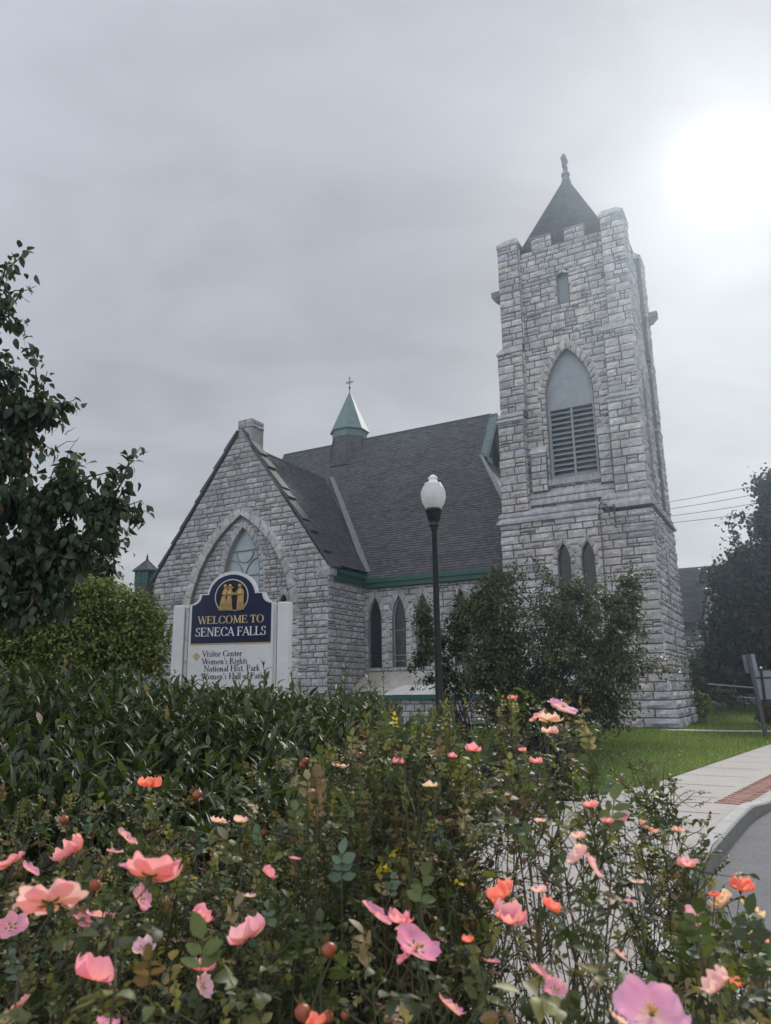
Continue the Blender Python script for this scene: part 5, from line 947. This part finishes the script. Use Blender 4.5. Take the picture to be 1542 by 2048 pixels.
ZX = [-3.2, -1.12, -.68, -.30, 0, .20, .36, .56, .64, .77, .93, 1.05]; ZZ = [1.31, 1.31, 1.32, 1.42, 1.50, 1.56, 1.60, 1.57, 1.42, 1.36, 1.22, 1.0]
def ztop(x, y): s = x*2.2/np.maximum(y, 1.5); return np.interp(s, ZX, ZZ)-np.maximum(0, 1.75-y)*.30-np.maximum(0, y-2.3)*.03
RPAL = [(.038, .052, .02), (.062, .076, .028), (.11, .108, .038), (.055, .085, .062), (.105, .066, .036), (.19, .15, .085), (.40, .29, .03), (.026, .034, .017)]; RW = A([4, 3.4, 3, .8, 2.0, 1.0, .035, 3]); RW = RW/RW.sum()
def rose_bush(label, canes, blooms, hips, origin, leafn=1.0, extra=()):
    root = tag(empty('rose_bush', origin), label, 'rose bush', 'wild rose bushes along the pavement'); B = A(origin, float); gs = G(); LP, LD, LN, LL, LC = [], [], [], [], []
    def compound(p, d, size):
        k = rng.integers(2, 4); d = unit(d); up = A([0, 0, 1.0]); sd = unit(np.cross(d, up)+1e-3); n = np.cross(sd, d); R = size*(k*.95+.4); size *= rng.choice([.75, 1, 1, 1.35]); base_c = A(RPAL[rng.choice(8, p=RW)])
        gs.tube([p-B, p+d*R-up*R*.12-B], .0011, 3, (.07, .075, .03), cap=False)
        for j in range(k):
            for sg in (-1, 1): LP.append(p+d*R*(.3+.62*j/k)-up*R*.03); LD.append(d*.55+sd*sg+rng.normal(0, .22, 3)); LN.append(n+rng.normal(0, .35, 3)); LL.append(size*rng.uniform(.8, 1.15)); LC.append(base_c*rng.uniform(.75, 1.3))
        LP.append(p+d*R-up*R*.12); LD.append(d+rng.normal(0, .2, 3)); LN.append(n+rng.normal(0, .3, 3)); LL.append(size*1.2); LC.append(base_c*rng.uniform(.75, 1.3))
    def cane(b, tip, rad, nb, low=.35, lsz=(.011, .021)):
        P = curve(b, tip, 8, 0, .045); sc = A([(.06, .065, .03), (.075, .05, .032), (.045, .05, .025)])[rng.integers(3)]; gs.tube(P-B, np.linspace(rad, rad*.35, 8), 5, sc, cap=False)
        for t in low+(1-low)*rng.uniform(0, 1, nb)**.7:
            q, tg = along(P, [t]); q, tg = q[0], tg[0]; a = rng.uniform(0, 6.28); d = unit(A([math.cos(a), math.sin(a), rng.uniform(.2, 1.3)])); ln = rng.uniform(.06, .22)*(1.15-.5*t); e = q+d*ln
            zt = float(ztop(e[0], e[1]))
            if e[2] > zt+.03: e[2] = zt+rng.uniform(-.05, .03)
            Q = curve(q, e, 4, .05, .06); gs.tube(Q-B, [.0022, .0018, .0014, .001], 3, sc, cap=False)
            for u in np.linspace(.2, 1, max(2, int(ln*26*leafn*(.35+.65*t)))): qq, tq = along(Q, [u]); compound(qq[0], tq[0]*.5+rng.normal(0, .7, 3)+A([0, 0, .25]), rng.uniform(*lsz))
        for t in rng.uniform(.30, max(low, .5)+.1, 5):            # dry leafless side twigs lower down
            q, tg = along(P, [t]); q = q[0]; e = q+unit(rng.normal(0, 1, 3)+A([0, 0, .7]))*rng.uniform(.05, .2); Q = curve(q, e, 4, .03, .1); gs.tube(Q-B, [.0014, .0011, .0009, .0006], 3, sc*.9, cap=False)
            for u in (.5, .8, 1.0):
                if rng.random() < .55: qq, tq = along(Q, [u]); compound(qq[0], rng.normal(0, .7, 3), rng.uniform(.007, .013))
        compound(P[-1], P[-1]-P[-2], rng.uniform(*lsz))
    for b, t, r, nb, low, ls in canes: cane(A(b), A(t), r, nb, low, ls)
    for p, d, s in extra: compound(A(p), A(d), s*.68)
    for (x, y, px, col, kind, tilt) in blooms:
        Rm = px/2*PX; D = min(3.0, max(.78, .034/Rm)) if px > 17 else 3.0; dd = np.arange(.8, 2.9, .03); ray = at(x, y, 1.0)-CO; hit = np.nonzero(H+ray[2]*dd <= ztop(ray[0]*dd, dd)-.01)[0]
        if len(hit): D = min(D, dd[hit[0]]+.02)
        sc = px/2*D*PX*(1.12 if px > 40 else 1.3); p = at(x, y, D)
        ax = unit(A([tilt[0], tilt[1], tilt[2]])); me = bloom_mesh(col, kind); o = bpy.data.objects.new('bloom', me[0]); COL.objects.link(o); o.parent = root; orient(o, p-B-ax*sc*.25, ax, rng.uniform(0, 6.28), sc)
        for nm, dd in (('stamens', me[1]), ('calyx', me[2])): c = bpy.data.objects.new(nm, dd); COL.objects.link(c); c.parent = o
        st = p-ax*sc*.6; dn = st-A([rng.normal(0, .04), rng.normal(0, .04), 0])-A([0, 0, .22])-ax*.05; gs.tube(curve(st, dn, 6, .03, .09)-B, [.0011, .0012, .0014, .0015, .0016, .0016], 4, (.07, .07, .035), cap=False); gs.tube(curve(dn, A([dn[0]+rng.normal(0, .12), dn[1]+.2, .1]), 8, 0, .06)-B, .0018, 4, (.065, .05, .03), cap=False)
        for u in (.35, .6, .9): q = st+(dn-st)*u; compound(q, rng.normal(0, 1, 3)+A([0, 0, .3]), rng.uniform(.016, .026))
    for (x, y, px, D) in hips:
        p = at(x, y, D); sc = px/2*D*PX; me = hip_mesh(); o = bpy.data.objects.new('rose_hip', me[0]); COL.objects.link(o); o.parent = root; ax = unit(A([rng.normal(0, .3), rng.normal(0, .3), 1])); orient(o, p-B, ax, 0, sc); c = bpy.data.objects.new('calyx', me[1]); COL.objects.link(c); c.parent = o
        gs.tube(curve(p-ax*sc, p-A([rng.normal(0, .03), 0, .25]), 5, 0, .05)-B, .0018, 5, (.07, .06, .035), cap=False)
    gs.build('stems', TWIG, root)
    LP = A(LP)-B; L = A(LL); n = len(L); g = G(); leaves(g, LP, A(LD), A(LN), L, L*rng.uniform(.26, .36, n), np.clip(A(LC)*1.75, 0, 1), 'oval', rng.uniform(.05, .5, n), rng.uniform(-.1, .6, n)); g.build('foliage', ROSELEAF, root, True)
    return root
def mk_canes(n, xr, yr, zf=(.72, 1.02), nb=(5, 9), low=.35, ls=(.011, .021), keep=None):
    out = []
    while len(out) < n:
        y = rng.uniform(*yr); x = rng.uniform(*xr)
        if keep and not keep(x, y): continue
        z = float(ztop(x, y))*rng.uniform(*zf); out.append(((x+rng.normal(0, .10), y+rng.normal(.05, .10), .0), (x, y, z), rng.uniform(.0025, .0045), rng.integers(*nb), low(x, y) if callable(low) else low, ls))
    return out
U_ = (.1, .2, 1); BK = (-.1, .55, .8); TO = (.1, -.45, .85); LF = (-.6, .1, .8); RT = (.6, .1, .8); SIDE = (.75, -.2, .45); SL_ = (-.8, -.2, .4)
bl_A = [(305, 1735, 112, 'p', 0, (.08, .50, .75)), (102, 1788, 112, 'm', 0, (-.25, .50, .75)), (188, 1945, 82, 'p', 1, (.25, .3, .9)), (493, 1868, 70, 'm', 1, (-.45, .35, .8)), (138, 1702, 62, 's', 1, LF), (298, 1568, 38, 'c', 1, U_), (258, 1672, 44, 's', 2, RT), (438, 1640, 30, 'l', 2, U_), (480, 1640, 24, 'l', 1, U_), (20, 1722, 52, 'p', 0, LF), (22, 1848, 56, 's', 2, TO), (288, 1795, 46, 's', 2, SIDE), (203, 1825, 52, 's', 2, U_), (170, 1842, 36, 'p', 2, RT), (403, 1830, 36, 'p', 1, RT), (286, 1892, 34, 'l', 2, TO), (405, 1933, 40, 'p', 1, U_), (410, 1970, 34, 'l', 2, SIDE), (538, 1746, 28, 'p', 1, RT), (30, 2010, 40, 's', 2, LF), (215, 2040, 36, 'p', 2, U_), (625, 2042, 40, 'c', 1, U_), (590, 1715, 18, 'p', 2, U_), (230, 1700, 26, 's', 2, U_), (500, 1790, 20, 'l', 2, U_), (62, 1735, 30, 'p', 2, RT)]
bl_B = [(755, 1822, 58, 'p', 2, RT), (800, 1838, 50, 'p', 1, U_), (838, 1884, 88, 'p', 2, (.4, -.2, .9)), (812, 1905, 40, 's', 2, LF), (1003, 1788, 56, 'c', 1, LF), (1020, 1832, 62, 's', 1, (.2, -.2, 1)), (1102, 1813, 32, 'c', 1, RT), (1078, 1780, 26, 'l', 1, U_), (1155, 1710, 40, 'l', 1, LF), (1190, 1730, 48, 'm', 2, SIDE), (1128, 1410, 56, 'm', 0, (.3, -.3, .8)), (1098, 1436, 40, 'l', 2, U_), (1072, 1430, 36, 's', 2, LF), (1100, 1462, 28, 'l', 1, U_), (1025, 1397, 18, 'c', 1, U_), (946, 1498, 28, 'p', 1, U_), (1072, 1522, 24, 'p', 1, U_), (797, 1523, 20, 'p', 1, U_), (863, 1568, 30, 'l', 2, U_), (680, 1530, 26, 'l', 2, U_), (1180, 1610, 26, 's', 1, U_), (1240, 1640, 34, 'p', 2, LF), (1215, 1642, 20, 's', 1, U_), (1298, 1652, 34, 's', 2, RT), (1155, 1672, 26, 'l', 1, U_), (1375, 1728, 34, 'm', 1, U_), (1356, 1660, 22, 'l', 1, U_), (1088, 1945, 48, 'p', 2, RT), (1110, 1975, 42, 's', 2, TO), (905, 2008, 54, 's', 2, RT), (1275, 1762, 20, 'l', 2, U_), (1262, 1800, 18, 'p', 2, U_), (1305, 2012, 124, 'm', 0, (.05, -.35, .9)), (935, 1880, 20, 'c', 1, U_), (1245, 1910, 26, 'm', 2, RT), (905, 1512, 16, 'p', 1, U_), (1080, 1640, 18, 'l', 2, U_), (1238, 2035, 30, 'l', 2, RT), (985, 1920, 22, 'p', 2, U_), (1045, 1500, 14, 's', 1, U_)]
bl_C = [(1482, 1772, 44, 'c', 1, (.1, -.2, 1)), (1445, 1800, 42, 'w', 1, LF), (1505, 1815, 36, 'w', 2, RT), (1500, 1862, 36, 'l', 2, U_), (1530, 1878, 34, 'm', 2, RT), (1383, 1834, 42, 'm', 1, SIDE), (1432, 1963, 58, 'l', 1, LF), (1466, 1966, 34, 'c', 1, U_), (1395, 1860, 24, 's', 2, U_), (1530, 1935, 26, 'l', 2, U_), (1428, 1790, 18, 'c', 1, U_)]
hp_A = [(395, 1590, 20, 2.3), (190, 1770, 22, 1.6), (128, 1640, 18, 2.2), (448, 1680, 13, 2.5), (390, 1683, 12, 2.5), (605, 1530, 15, 2.6)]
hp_B = [(718, 1512, 16, 2.6), (762, 1720, 18, 2.1), (760, 1750, 14, 2.1), (658, 1900, 28, 1.25), (655, 2034, 22, 1.1), (605, 2025, 30, 1.05), (690, 2030, 16, 1.2), (880, 1640, 20, 2.0), (940, 1775, 22, 1.8), (720, 1745, 14, 2.1), (1090, 1757, 14, 1.9), (840, 1700, 14, 2.1), (610, 1522, 14, 2.5), (528, 1665, 14, 2.4), (700, 1720, 14, 2.2)]
ex = [(at(x, y, d), (rng.normal(), rng.normal()*.5, rng.uniform(-.3, .6)), s) for x, y, d, s in [(330, 1850, .95, .030), (60, 1900, .9, .034), (240, 1860, 1.0, .028), (400, 1960, .95, .03), (90, 2000, .85, .032), (300, 1990, .9, .03), (480, 1990, 1.0, .028), (150, 1870, 1.0, .03), (560, 1985, 1.05, .026), (20, 1800, 1.0, .03), (350, 2040, .85, .03), (520, 1940, 1.1, .024)]]
rose_bush('broad wild rose bush with large pink blooms in front of the hedge', mk_canes(470, (-2.3, -.12), (1.45, 2.95), (.70, 1.01), (6, 11), .25)+mk_canes(46, (-1.0, -.1), (.95, 1.5), (.70, .95), (2, 5), .6, (.013, .026)), bl_A, hp_A, (-.9, 2.0, 0), 1.0, ex)
ex = [(at(x, y, d), (rng.normal(), rng.normal()*.5, rng.uniform(-.2, .7)), s) for x, y, d, s in [(1420, 1640, 1.9, .034), (1350, 1570, 2.0, .028), (1340, 1600, 2.0, .026), (1290, 1590, 2.0, .026), (1190, 1530, 2.1, .03), (1160, 1590, 2.1, .03), (900, 1990, 1.0, .03), (1010, 2020, .9, .03), (760, 1980, 1.05, .03), (1180, 1960, 1.0, .028), (700, 1960, 1.1, .028), (1150, 2030, .9, .03), (590, 1510, 2.4, .034), (480, 1555, 2.5, .036)]]
rose_bush('tall wild rose bush with coral blooms and hips in front of the lamp post', mk_canes(250, (-.22, 1.05), (1.5, 2.9), (.68, 1.02), (5, 10), lambda x, y: (.88 if x/y < .26 else .75) if x/y > .085 else .35, keep=lambda x, y: x/y < .41 and (x/y < .085 or rng.random() < (.22 if x/y < .26 else .24)))+mk_canes(90, (-.1, .36), (1.8, 2.9), (.90, 1.03), (6, 10), .5, keep=lambda x, y: -.03 < x/y < .09)+mk_canes(30, (-.15, .45), (.95, 1.5), (.68, .93), (2, 4), .6, (.013, .024)), bl_B, hp_B, (.4, 2.0, 0), .9, ex)
ex = [(at(x, y, d), (rng.normal(), rng.normal()*.5, rng.uniform(-.2, .7)), s) for x, y, d, s in [(1440, 1880, 1.3, .03), (1500, 1900, 1.2, .03), (1480, 1930, 1.2, .034), (1530, 1840, 1.3, .03), (1420, 1900, 1.3, .028), (1510, 1980, 1.1, .036), (1400, 1990, 1.1, .03), (1450, 2030, 1.0, .034), (1535, 1905, 1.2, .03)]]
rc = []
for k in range(24):
    q = at(rng.uniform(1385, 1560), rng.uniform(1890, 2000), rng.uniform(1.15, 1.7)); rc.append(((q[0]+rng.normal(0, .1), q[1]+rng.normal(.1, .1), 0), tuple(q), rng.uniform(.002, .0035), rng.integers(2, 5), .6, (.016, .026)))
rose_bush('thin wild rose spray with orange and cream blooms beside the road', rc, bl_C, [], (.75, 1.35, 0), .8, ex)

# ------------------------------------------------------------------ buildings beyond
def build_house():
    o = at(1358, 1400, 50.0); root = tag(empty('stone_house', (o[0], o[1], .45), YAW), 'old grey stone house with a slate roof behind the dark tree', 'house')
    def loc(px, py, yl=0.0):              # point on the front plane (local y = yl)
        d = at(px, py, 1.0)-CO; p = A([o[0], o[1], .45])+A([math.sin(-YAW), math.cos(-YAW), 0])*yl; n = A([math.sin(-YAW), math.cos(-YAW), 0]); t = ((p-CO)@n)/(d@n); q = CO+d*t-A([o[0], o[1], .45]); return A([q@A([math.cos(YAW), math.sin(YAW), 0]), yl, q[2]])
    ez = loc(1400, 1238)[2]; rz = loc(1400, 1133, 5.5)[2]; x0, x1 = -2.0, 15.0
    wx = loc(1452, 1310)[0]; win = Arch(wx, .45, loc(1452, 1333)[2], loc(1452, 1300)[2], loc(1452, 1300)[2]+.05)
    w = Wall(); fill(w, O0, X_, FR, 0, ez, x0, x1, [(win, .25)], hr=(.3, .45), wr=(.5, 1.1), d=.08, pal='gable'); ring(w, O0, X_, FR, win, .25, .06, n=1); reveal(w.g, O0, X_, FR, win, .2, n=2)
    gx = loc(1436, 1200)[0]; gz = loc(1436, 1128)[2]; fill(w, fro(-.3), X_, FR, ez-1.2, gz, lambda z: gx-1.0+max(0, z-ez)*1.0/(gz-ez), lambda z: gx+1.0-max(0, z-ez)*1.0/(gz-ez), hr=(.3, .4), wr=(.4, .8), d=.07, pal='gable')
    w.g.box(x0, x1, .1, 10, 0, ez, MORTAR); w.g.box(gx-1, gx+1, -.29, .1, ez-1.2, ez, MORTAR); w.finish('wall', root)
    g = G(); V = unit(A([0, 5.9, rz-ez+.2])); N = unit(A([0, -(rz-ez+.2), 5.9])); shingles(g, A([0, -.4, ez-.2]), X_, V, N, math.hypot(5.9, rz-ez+.2), lambda v: x0-.3, lambda v: x1, course=.25, wd=.4, base=(.06, .058, .066)); g.poly([(x0-.3, 11.4, ez-.2), (x1, 11.4, ez-.2), (x1, 5.5, rz), (x0-.3, 5.5, rz)], (.06,)*3); g.poly([(gx-1.15, -.35, ez-.1), (gx, -.35, gz+.12), (gx, 4, gz+.12), (gx-1.15, 2, ez)], (.06,)*3); g.poly([(gx+1.15, -.35, ez-.1), (gx, -.35, gz+.12), (gx, 4, gz+.12), (gx+1.15, 2, ez)], (.06,)*3); g.build('roof', SLATE, root)
    q = G(); panel(q, O0, X_, FR, win, .15, n=2); q.build('window', GLASSD, root)
    q = G(); q.box(x0-.3, x1, -.42, -.30, ez-.35, ez-.15); q.build('eave_board', mat('dark_timber', (.03, .028, .028), .7), root)
build_house()
def build_cupola():
    c = at(283, 1300, 48.0); z = lambda y: at(283, y, 48.0)[2]; r = 48*PX; root = tag(empty('parish_hall', (c[0], c[1], 0)), 'distant shingled hall roof with a green louvred cupola behind the gable', 'building')
    q = G(); q.lathe([(20*r, z(1172)), (22*r, z(1200)), (34*r, z(1260)), (46*r, z(1300))], n=8, ph=math.pi/8, col=(.055, .053, .06)); 
    b = G()
    for j in range(14):
        t = j/14; ya = 1260-t*92; rr = np.interp(ya, [1172, 1200, 1260], [20, 22, 34])*r; b.lathe([(rr+.05, z(ya)), (rr-.01, z(ya-7.2))], (0, 0, 0), 8, jit((.07, .068, .075), 1, .12)[0], ph=math.pi/8)
    b.box(-9, 4, -1, 9, 0, z(1262), (.25, .25, .26)); b.build('hall_body', SLATE, root)
    q = G(); q.lathe([(20*r, z(1172)), (20*r, z(1146))], n=8, ph=math.pi/8)
    for k in range(8):
        a = k*math.pi/4+math.pi/8; q.box(20*r*math.cos(a)-.07, 20*r*math.cos(a)+.07, 20*r*math.sin(a)-.07, 20*r*math.sin(a)+.07, z(1173), z(1145))
    ln = q.build('lantern', GREENP, root)
    q = G()
    for k in range(8):
        a = k*math.pi/4; n = A([math.cos(a), math.sin(a), 0]); u = A([-n[1], n[0], 0])
        for j in range(4): hw = (.26, .24, .19, .10)[j]; zz = z(1168)+j*.15; q.obox(n*(20*r*math.cos(math.pi/8)), u, Z_, n, -hw, hw, zz, zz+.06, 0, .06)
    q.build('louvre', mat('cupola_louvre', (.03, .12, .10), .5), ln)
    q = G(); q.lathe([(28*r, z(1144)), (27.5*r, z(1142)), (2*r, z(1121))], n=8, ph=math.pi/8, col=(.075, .072, .08)); q.lathe([(28*r, z(1144)), (18*r, z(1145))], n=8, ph=math.pi/8, col=(.03, .09, .075))
    for k in range(8): a = k*math.pi/4+math.pi/8; q.tube([(28*r*math.cos(a), 28*r*math.sin(a), z(1143)), (2*r*math.cos(a), 2*r*math.sin(a), z(1121))], .03, 4, (.06, .055, .06))
    q.build('roof', SLATE, root)
    q = G(); q.lathe([(2*r, z(1123)), (3.5*r, z(1119)), (1.6*r, z(1117)), (3*r, z(1114)), (1.2*r, z(1111)), (.01, z(1107))], n=8); q.build('finial', IRON, root)
build_cupola()

# ------------------------------------------------------------------ bench, bin, signs, rail, cables
def build_bench():
    a, b = A([*gnd(1030, 1648)[:2], 0]), A([*gnd(1090, 1622)[:2], 0]); u = unit(b-a); rz = math.atan2(u[1], u[0]); L = np.linalg.norm(b-a)+.25; root = tag(empty('park_bench', a, rz), 'black metal bench on round feet beside the litter bin', 'bench')
    # local x along the bench, +y away from the kerb (the back)
    for x in (0, L):
        for y in (0, .42):
            q = G(); q.lathe([(.001, 0), (.125, 0), (.13, .03), (.115, .05), (.04, .06), (.034, .1), (.03, .42)], (x, y, 0), 18); q.build('leg', BLACK, root, True)
        q = G(); t = np.linspace(0, math.pi, 12); q.tube([(x, -.02, .42)]+[(x, .20-.24*math.cos(s_), .55+.14*math.sin(s_)) for s_ in t]+[(x, .46, .45)], .022, 8); q.tube([(x, -.04, .43), (x, .2, .42), (x, .46, .43), (x, .56, .88)], .022, 8); q.build('arm', BLACK, root, True)
    q = G()
    for k in range(6): y = -.02+k*.085; q.box(-.03, L+.03, y, y+.055, .435, .452)
    q.build('seat', BLACK, root)
    q = G()
    for k in range(7): t = k/6; y = .47+.09*t; q.box(-.03, L+.03, y, y+.015, .50+.36*t, .535+.36*t)
    q.build('backrest', BLACK, root)
build_bench()
def build_bin():
    c = at(1116, 1500, 12.1); root = tag(empty('litter_bin', (c[0], c[1], 0)), 'black slatted metal litter bin with a domed lid behind the roses', 'litter bin'); q = G()
    q.lathe([(.001, 0), (.17, 0), (.18, .05), (.16, .08)], n=20)
    q.lathe([(.15, .08), (.175, .80), (.001, .80)], n=20)
    for k in range(20): a = k*math.pi/10; q.tube([(.165*math.cos(a), .165*math.sin(a), .08), (.20*math.cos(a), .20*math.sin(a), .82)], .011, 5)
    q.lathe([(.20, .80), (.215, .82), (.215, .86), (.20, .88)], n=24); q.build('body', BLACK, root)
    q = G(); q.lathe([(.20, .88), (.21, .90), (.19, .96), (.13, 1.04), (.10, 1.06), (.09, 1.10), (.001, 1.11)], n=24); q.build('lid', BLACK, root, True)
build_bin()
def build_signs():
    WOODP = mat('weathered_post', (.07, .068, .07), .85, noise=[(6, .25)], bump=[(30, .01)]); ALU = mat('sign_back', (.20, .22, .245), .45, metal=.5, noise=[(4, .1)])
    b = gnd(1532, 1474); top = at(1497, 1309, b[1]+.1); root = tag(empty('road_sign', b), 'leaning grey timber post with the back of a small rectangular sign', 'road sign'); t = top-b
    q = G(); u = unit(t); q.obox(A([0, 0, 0]), A([1, 0, 0]), u, A([0, -1, 0]), -.055, .055, -.2, np.linalg.norm(t), -.05, .05); q.build('post', WOODP, root)
    c = at(1501, 1327, b[1]+.2)-b; q = G(); w, h, r = .235, .31, .04; P = []
    for sx, sy, a0 in ((1, 1, 0), (-1, 1, 90), (-1, -1, 180), (1, -1, 270)): P += [(sx*(w-r)+r*math.cos(math.radians(a0+d)), sy*(h-r)+r*math.sin(math.radians(a0+d))) for d in (0, 30, 60, 90)]
    q.prism(P, c+A([0, .03, 0]), unit(A([1, .12, .10])), u, A([0, -1, 0]), 0, .006); q.build('sign_plate', ALU, root)
    D = 33.0; b = at(1534, 1428, D); b[2] = float(zg(b[0], b[1])); root = tag(empty('road_sign', b), 'thin black post carrying the back of a wide grey sign with a white finial', 'road sign'); q = G(); q.tube([(0, 0, 0), (0, 0, at(1524, 1338, D)[2]-b[2])], .045, 8); q.build('post', BLACK, root)
    q = G(); q.lathe([(.02, 0), (.06, .03), (.06, .07), (.001, .12)], (0, 0, at(1524, 1338, D)[2]-b[2]), 8); q.build('finial', mat('white_finial', (.75,)*3, .5), root)
    z0, zm, z1 = [at(1527, y, D)[2]-b[2] for y in (1399, 1356, 1341)]; q = G(); q.box(-.36, .62, .06, .075, zm+.05, z1); q.box(-.36, .62, .06, .075, z0, zm-.03); q.build('sign_plate', ALU, root); q = G(); q.box(-.36, .62, .03, .06, zm-.03, zm+.05); q.box(-.22, .62, .03, .07, z0-.22, z0-.02); q.build('sign_bracket', BLACK, root)
build_signs()
def build_rail():
    D = 44.0; P = [at(1404, 1367, D), at(1512, 1376, D-1.0), at(1620, 1385, D-2.0)]; Q = [at(1413, 1389, D), at(1513, 1397, D-1.0), at(1620, 1405, D-2.0)]; b = A([P[0][0], P[0][1], 0]); root = tag(empty('handrail', b), 'pale metal handrail along the path beyond the tower', 'handrail'); m = mat('rail_metal', (.62, .63, .62), .35, metal=.4)
    for L in (P, Q): q = G(); q.tube(A(L)-b, .038, 8); q.build('rail', m, root, True)
    for t in (.12, .75, 1.0, 1.6):
        i = min(int(t), 1); p = P[i]+(P[i+1]-P[i])*(t-i); g0 = float(zg(p[0], p[1])); q = G(); q.tube([(p[0]-b[0], p[1]-b[1], g0-.05), (p[0]-b[0], p[1]-b[1], p[2])], .03, 8); q.build('rail_post', BLACK, root, True)
build_rail()
def build_cables():
    ca, sa = math.cos(YAW), math.sin(YAW); T = lambda p: A([P0[0]+ca*p[0]-sa*p[1], P0[1]+sa*p[0]+ca*p[1], p[2]])
    for (z, y0, x0, nm) in ((9.72, 893, 1503, 'topmost'), (9.42, 915, 1515, 'second from the top'), (9.15, 941, 1542, 'third from the top'), (8.90, 968, 1542, 'lowest')):
        a = T(A([-1.5, -.16, z])); b = at(1830, y0, 24.0); t = np.linspace(0, 1, 30)[:, None]; P = a+(b-a)*t-A([0, 0, .22])*np.sin(t*math.pi); q = G(); q.tube(P, .011, 5, (.02,)*3)
        tag(q.build('overhead_cable', IRON), 'black overhead cable from the tower, %s of the four' % nm, 'cable', 'overhead cables from the tower')
build_cables()

# ------------------------------------------------------------------ small plants around the lawn
YG = [(.20, .24, .05), (.13, .18, .04), (.30, .28, .09)]; DG = [(.03, .05, .022), (.05, .07, .03)]
D = 37.0
def zpt(px, py, D): p = at(px, py, D); return (p[0], p[1], float(zg(p[0], p[1])))
plant('garden_shrub', 'dark upright shrub against the back corner of the tower', 'shrub', zpt(1400, 1400, D), [lump(1396, 1350, D, 12, 40), lump(1404, 1385, D, 14, 30), lump(1390, 1320, D, 6, 20)], 90, 26, .14, .05, DG+[(.09, .10, .04)], None, 'oval', .10, 8, .03, tl=(.3, .7), base_r=.1, shell=.3)
plant('hosta', 'yellow-green leafy clump at the foot of the tower plinth', 'plant', zpt(1405, 1425, 35.0), [lump(1405, 1412, 35.0, 16, 20), lump(1398, 1395, 35.0, 8, 14)], 60, 16, .16, .06, YG+DG, [3, 3, 1, 2, 1], 'oval', .08, 6, .012, tl=(.2, .4), base_r=.15, shell=.3)
plant('hosta', 'pale variegated clump of broad leaves under the handrail', 'plant', zpt(1445, 1400, 43.0), [lump(1432, 1390, 43.0, 16, 13), lump(1450, 1393, 43.0, 18, 14), lump(1465, 1398, 43.0, 12, 10)], 90, 16, .22, .085, [(.24, .27, .10), (.14, .18, .06), (.38, .38, .20), (.05, .07, .03)], [2, 3, 1, 3], 'oval', .10, 6, .012, tl=(.2, .5), base_r=.4, shell=.2)
plant('grey_shrub', 'low grey-leaved mound between the tower and the handrail', 'plant', zpt(1430, 1412, 38.5), [lump(1425, 1410, 38.5, 16, 8), lump(1443, 1412, 38.5, 14, 6)], 60, 20, .09, .02, [(.14, .16, .14), (.10, .12, .09)], None, 'lance', .08, 6, .01, tl=(.2, .4), base_r=.3, shell=.2)
plant('ornamental_shrub', 'dark red-leaved shrub behind the leaning sign post', 'shrub', zpt(1542, 1440, 30.5), [lump(1540, 1425, 30.5, 26, 16), lump(1570, 1425, 30.5, 26, 16), lump(1518, 1437, 30.5, 10, 8)], 110, 20, .10, .035, [(.09, .035, .028), (.05, .025, .022), (.04, .045, .025), (.14, .05, .03)], None, 'oval', .08, 8, .015, tl=(.2, .5), base_r=.3, shell=.2)
D = 45.5
plant('garden_shrub', 'dark hedge-like shrub along the base of the stone house', 'shrub', zpt(1450, 1400, D), [lump(1425, 1352, D, 30, 28), lump(1470, 1360, D, 40, 24), lump(1530, 1350, D, 50, 34), lump(1410, 1320, D, 18, 40), lump(1380, 1335, D, 12, 40)], 330, 30, .17, .06, [(.034, .04, .032), (.026, .03, .028), (.05, .045, .04)], None, 'oval', .2, 10, .04, tl=(.4, 1.0), base_r=1.0, shell=.3)

# ------------------------------------------------------------------ thin haze added to imitate the veil of glare around the sun
def build_haze():
    g = G(); g.box(-165, 165, -45, 215, -1.5, 36); m = bpy.data.materials.new('glare_haze'); m.use_nodes = True; nt = m.node_tree; nt.nodes.clear()
    o = nt.nodes.new('ShaderNodeOutputMaterial'); v = nt.nodes.new('ShaderNodeVolumePrincipled'); v.inputs['Color'].default_value = (.66, .84, 1, 1); v.inputs['Density'].default_value = .0015; v.inputs['Anisotropy'].default_value = .75
    nt.links.new(v.outputs[0], o.inputs['Volume']); tag(g.build('haze', m), 'thin added haze standing in for the veil of sun glare', kind='stuff')
build_haze()
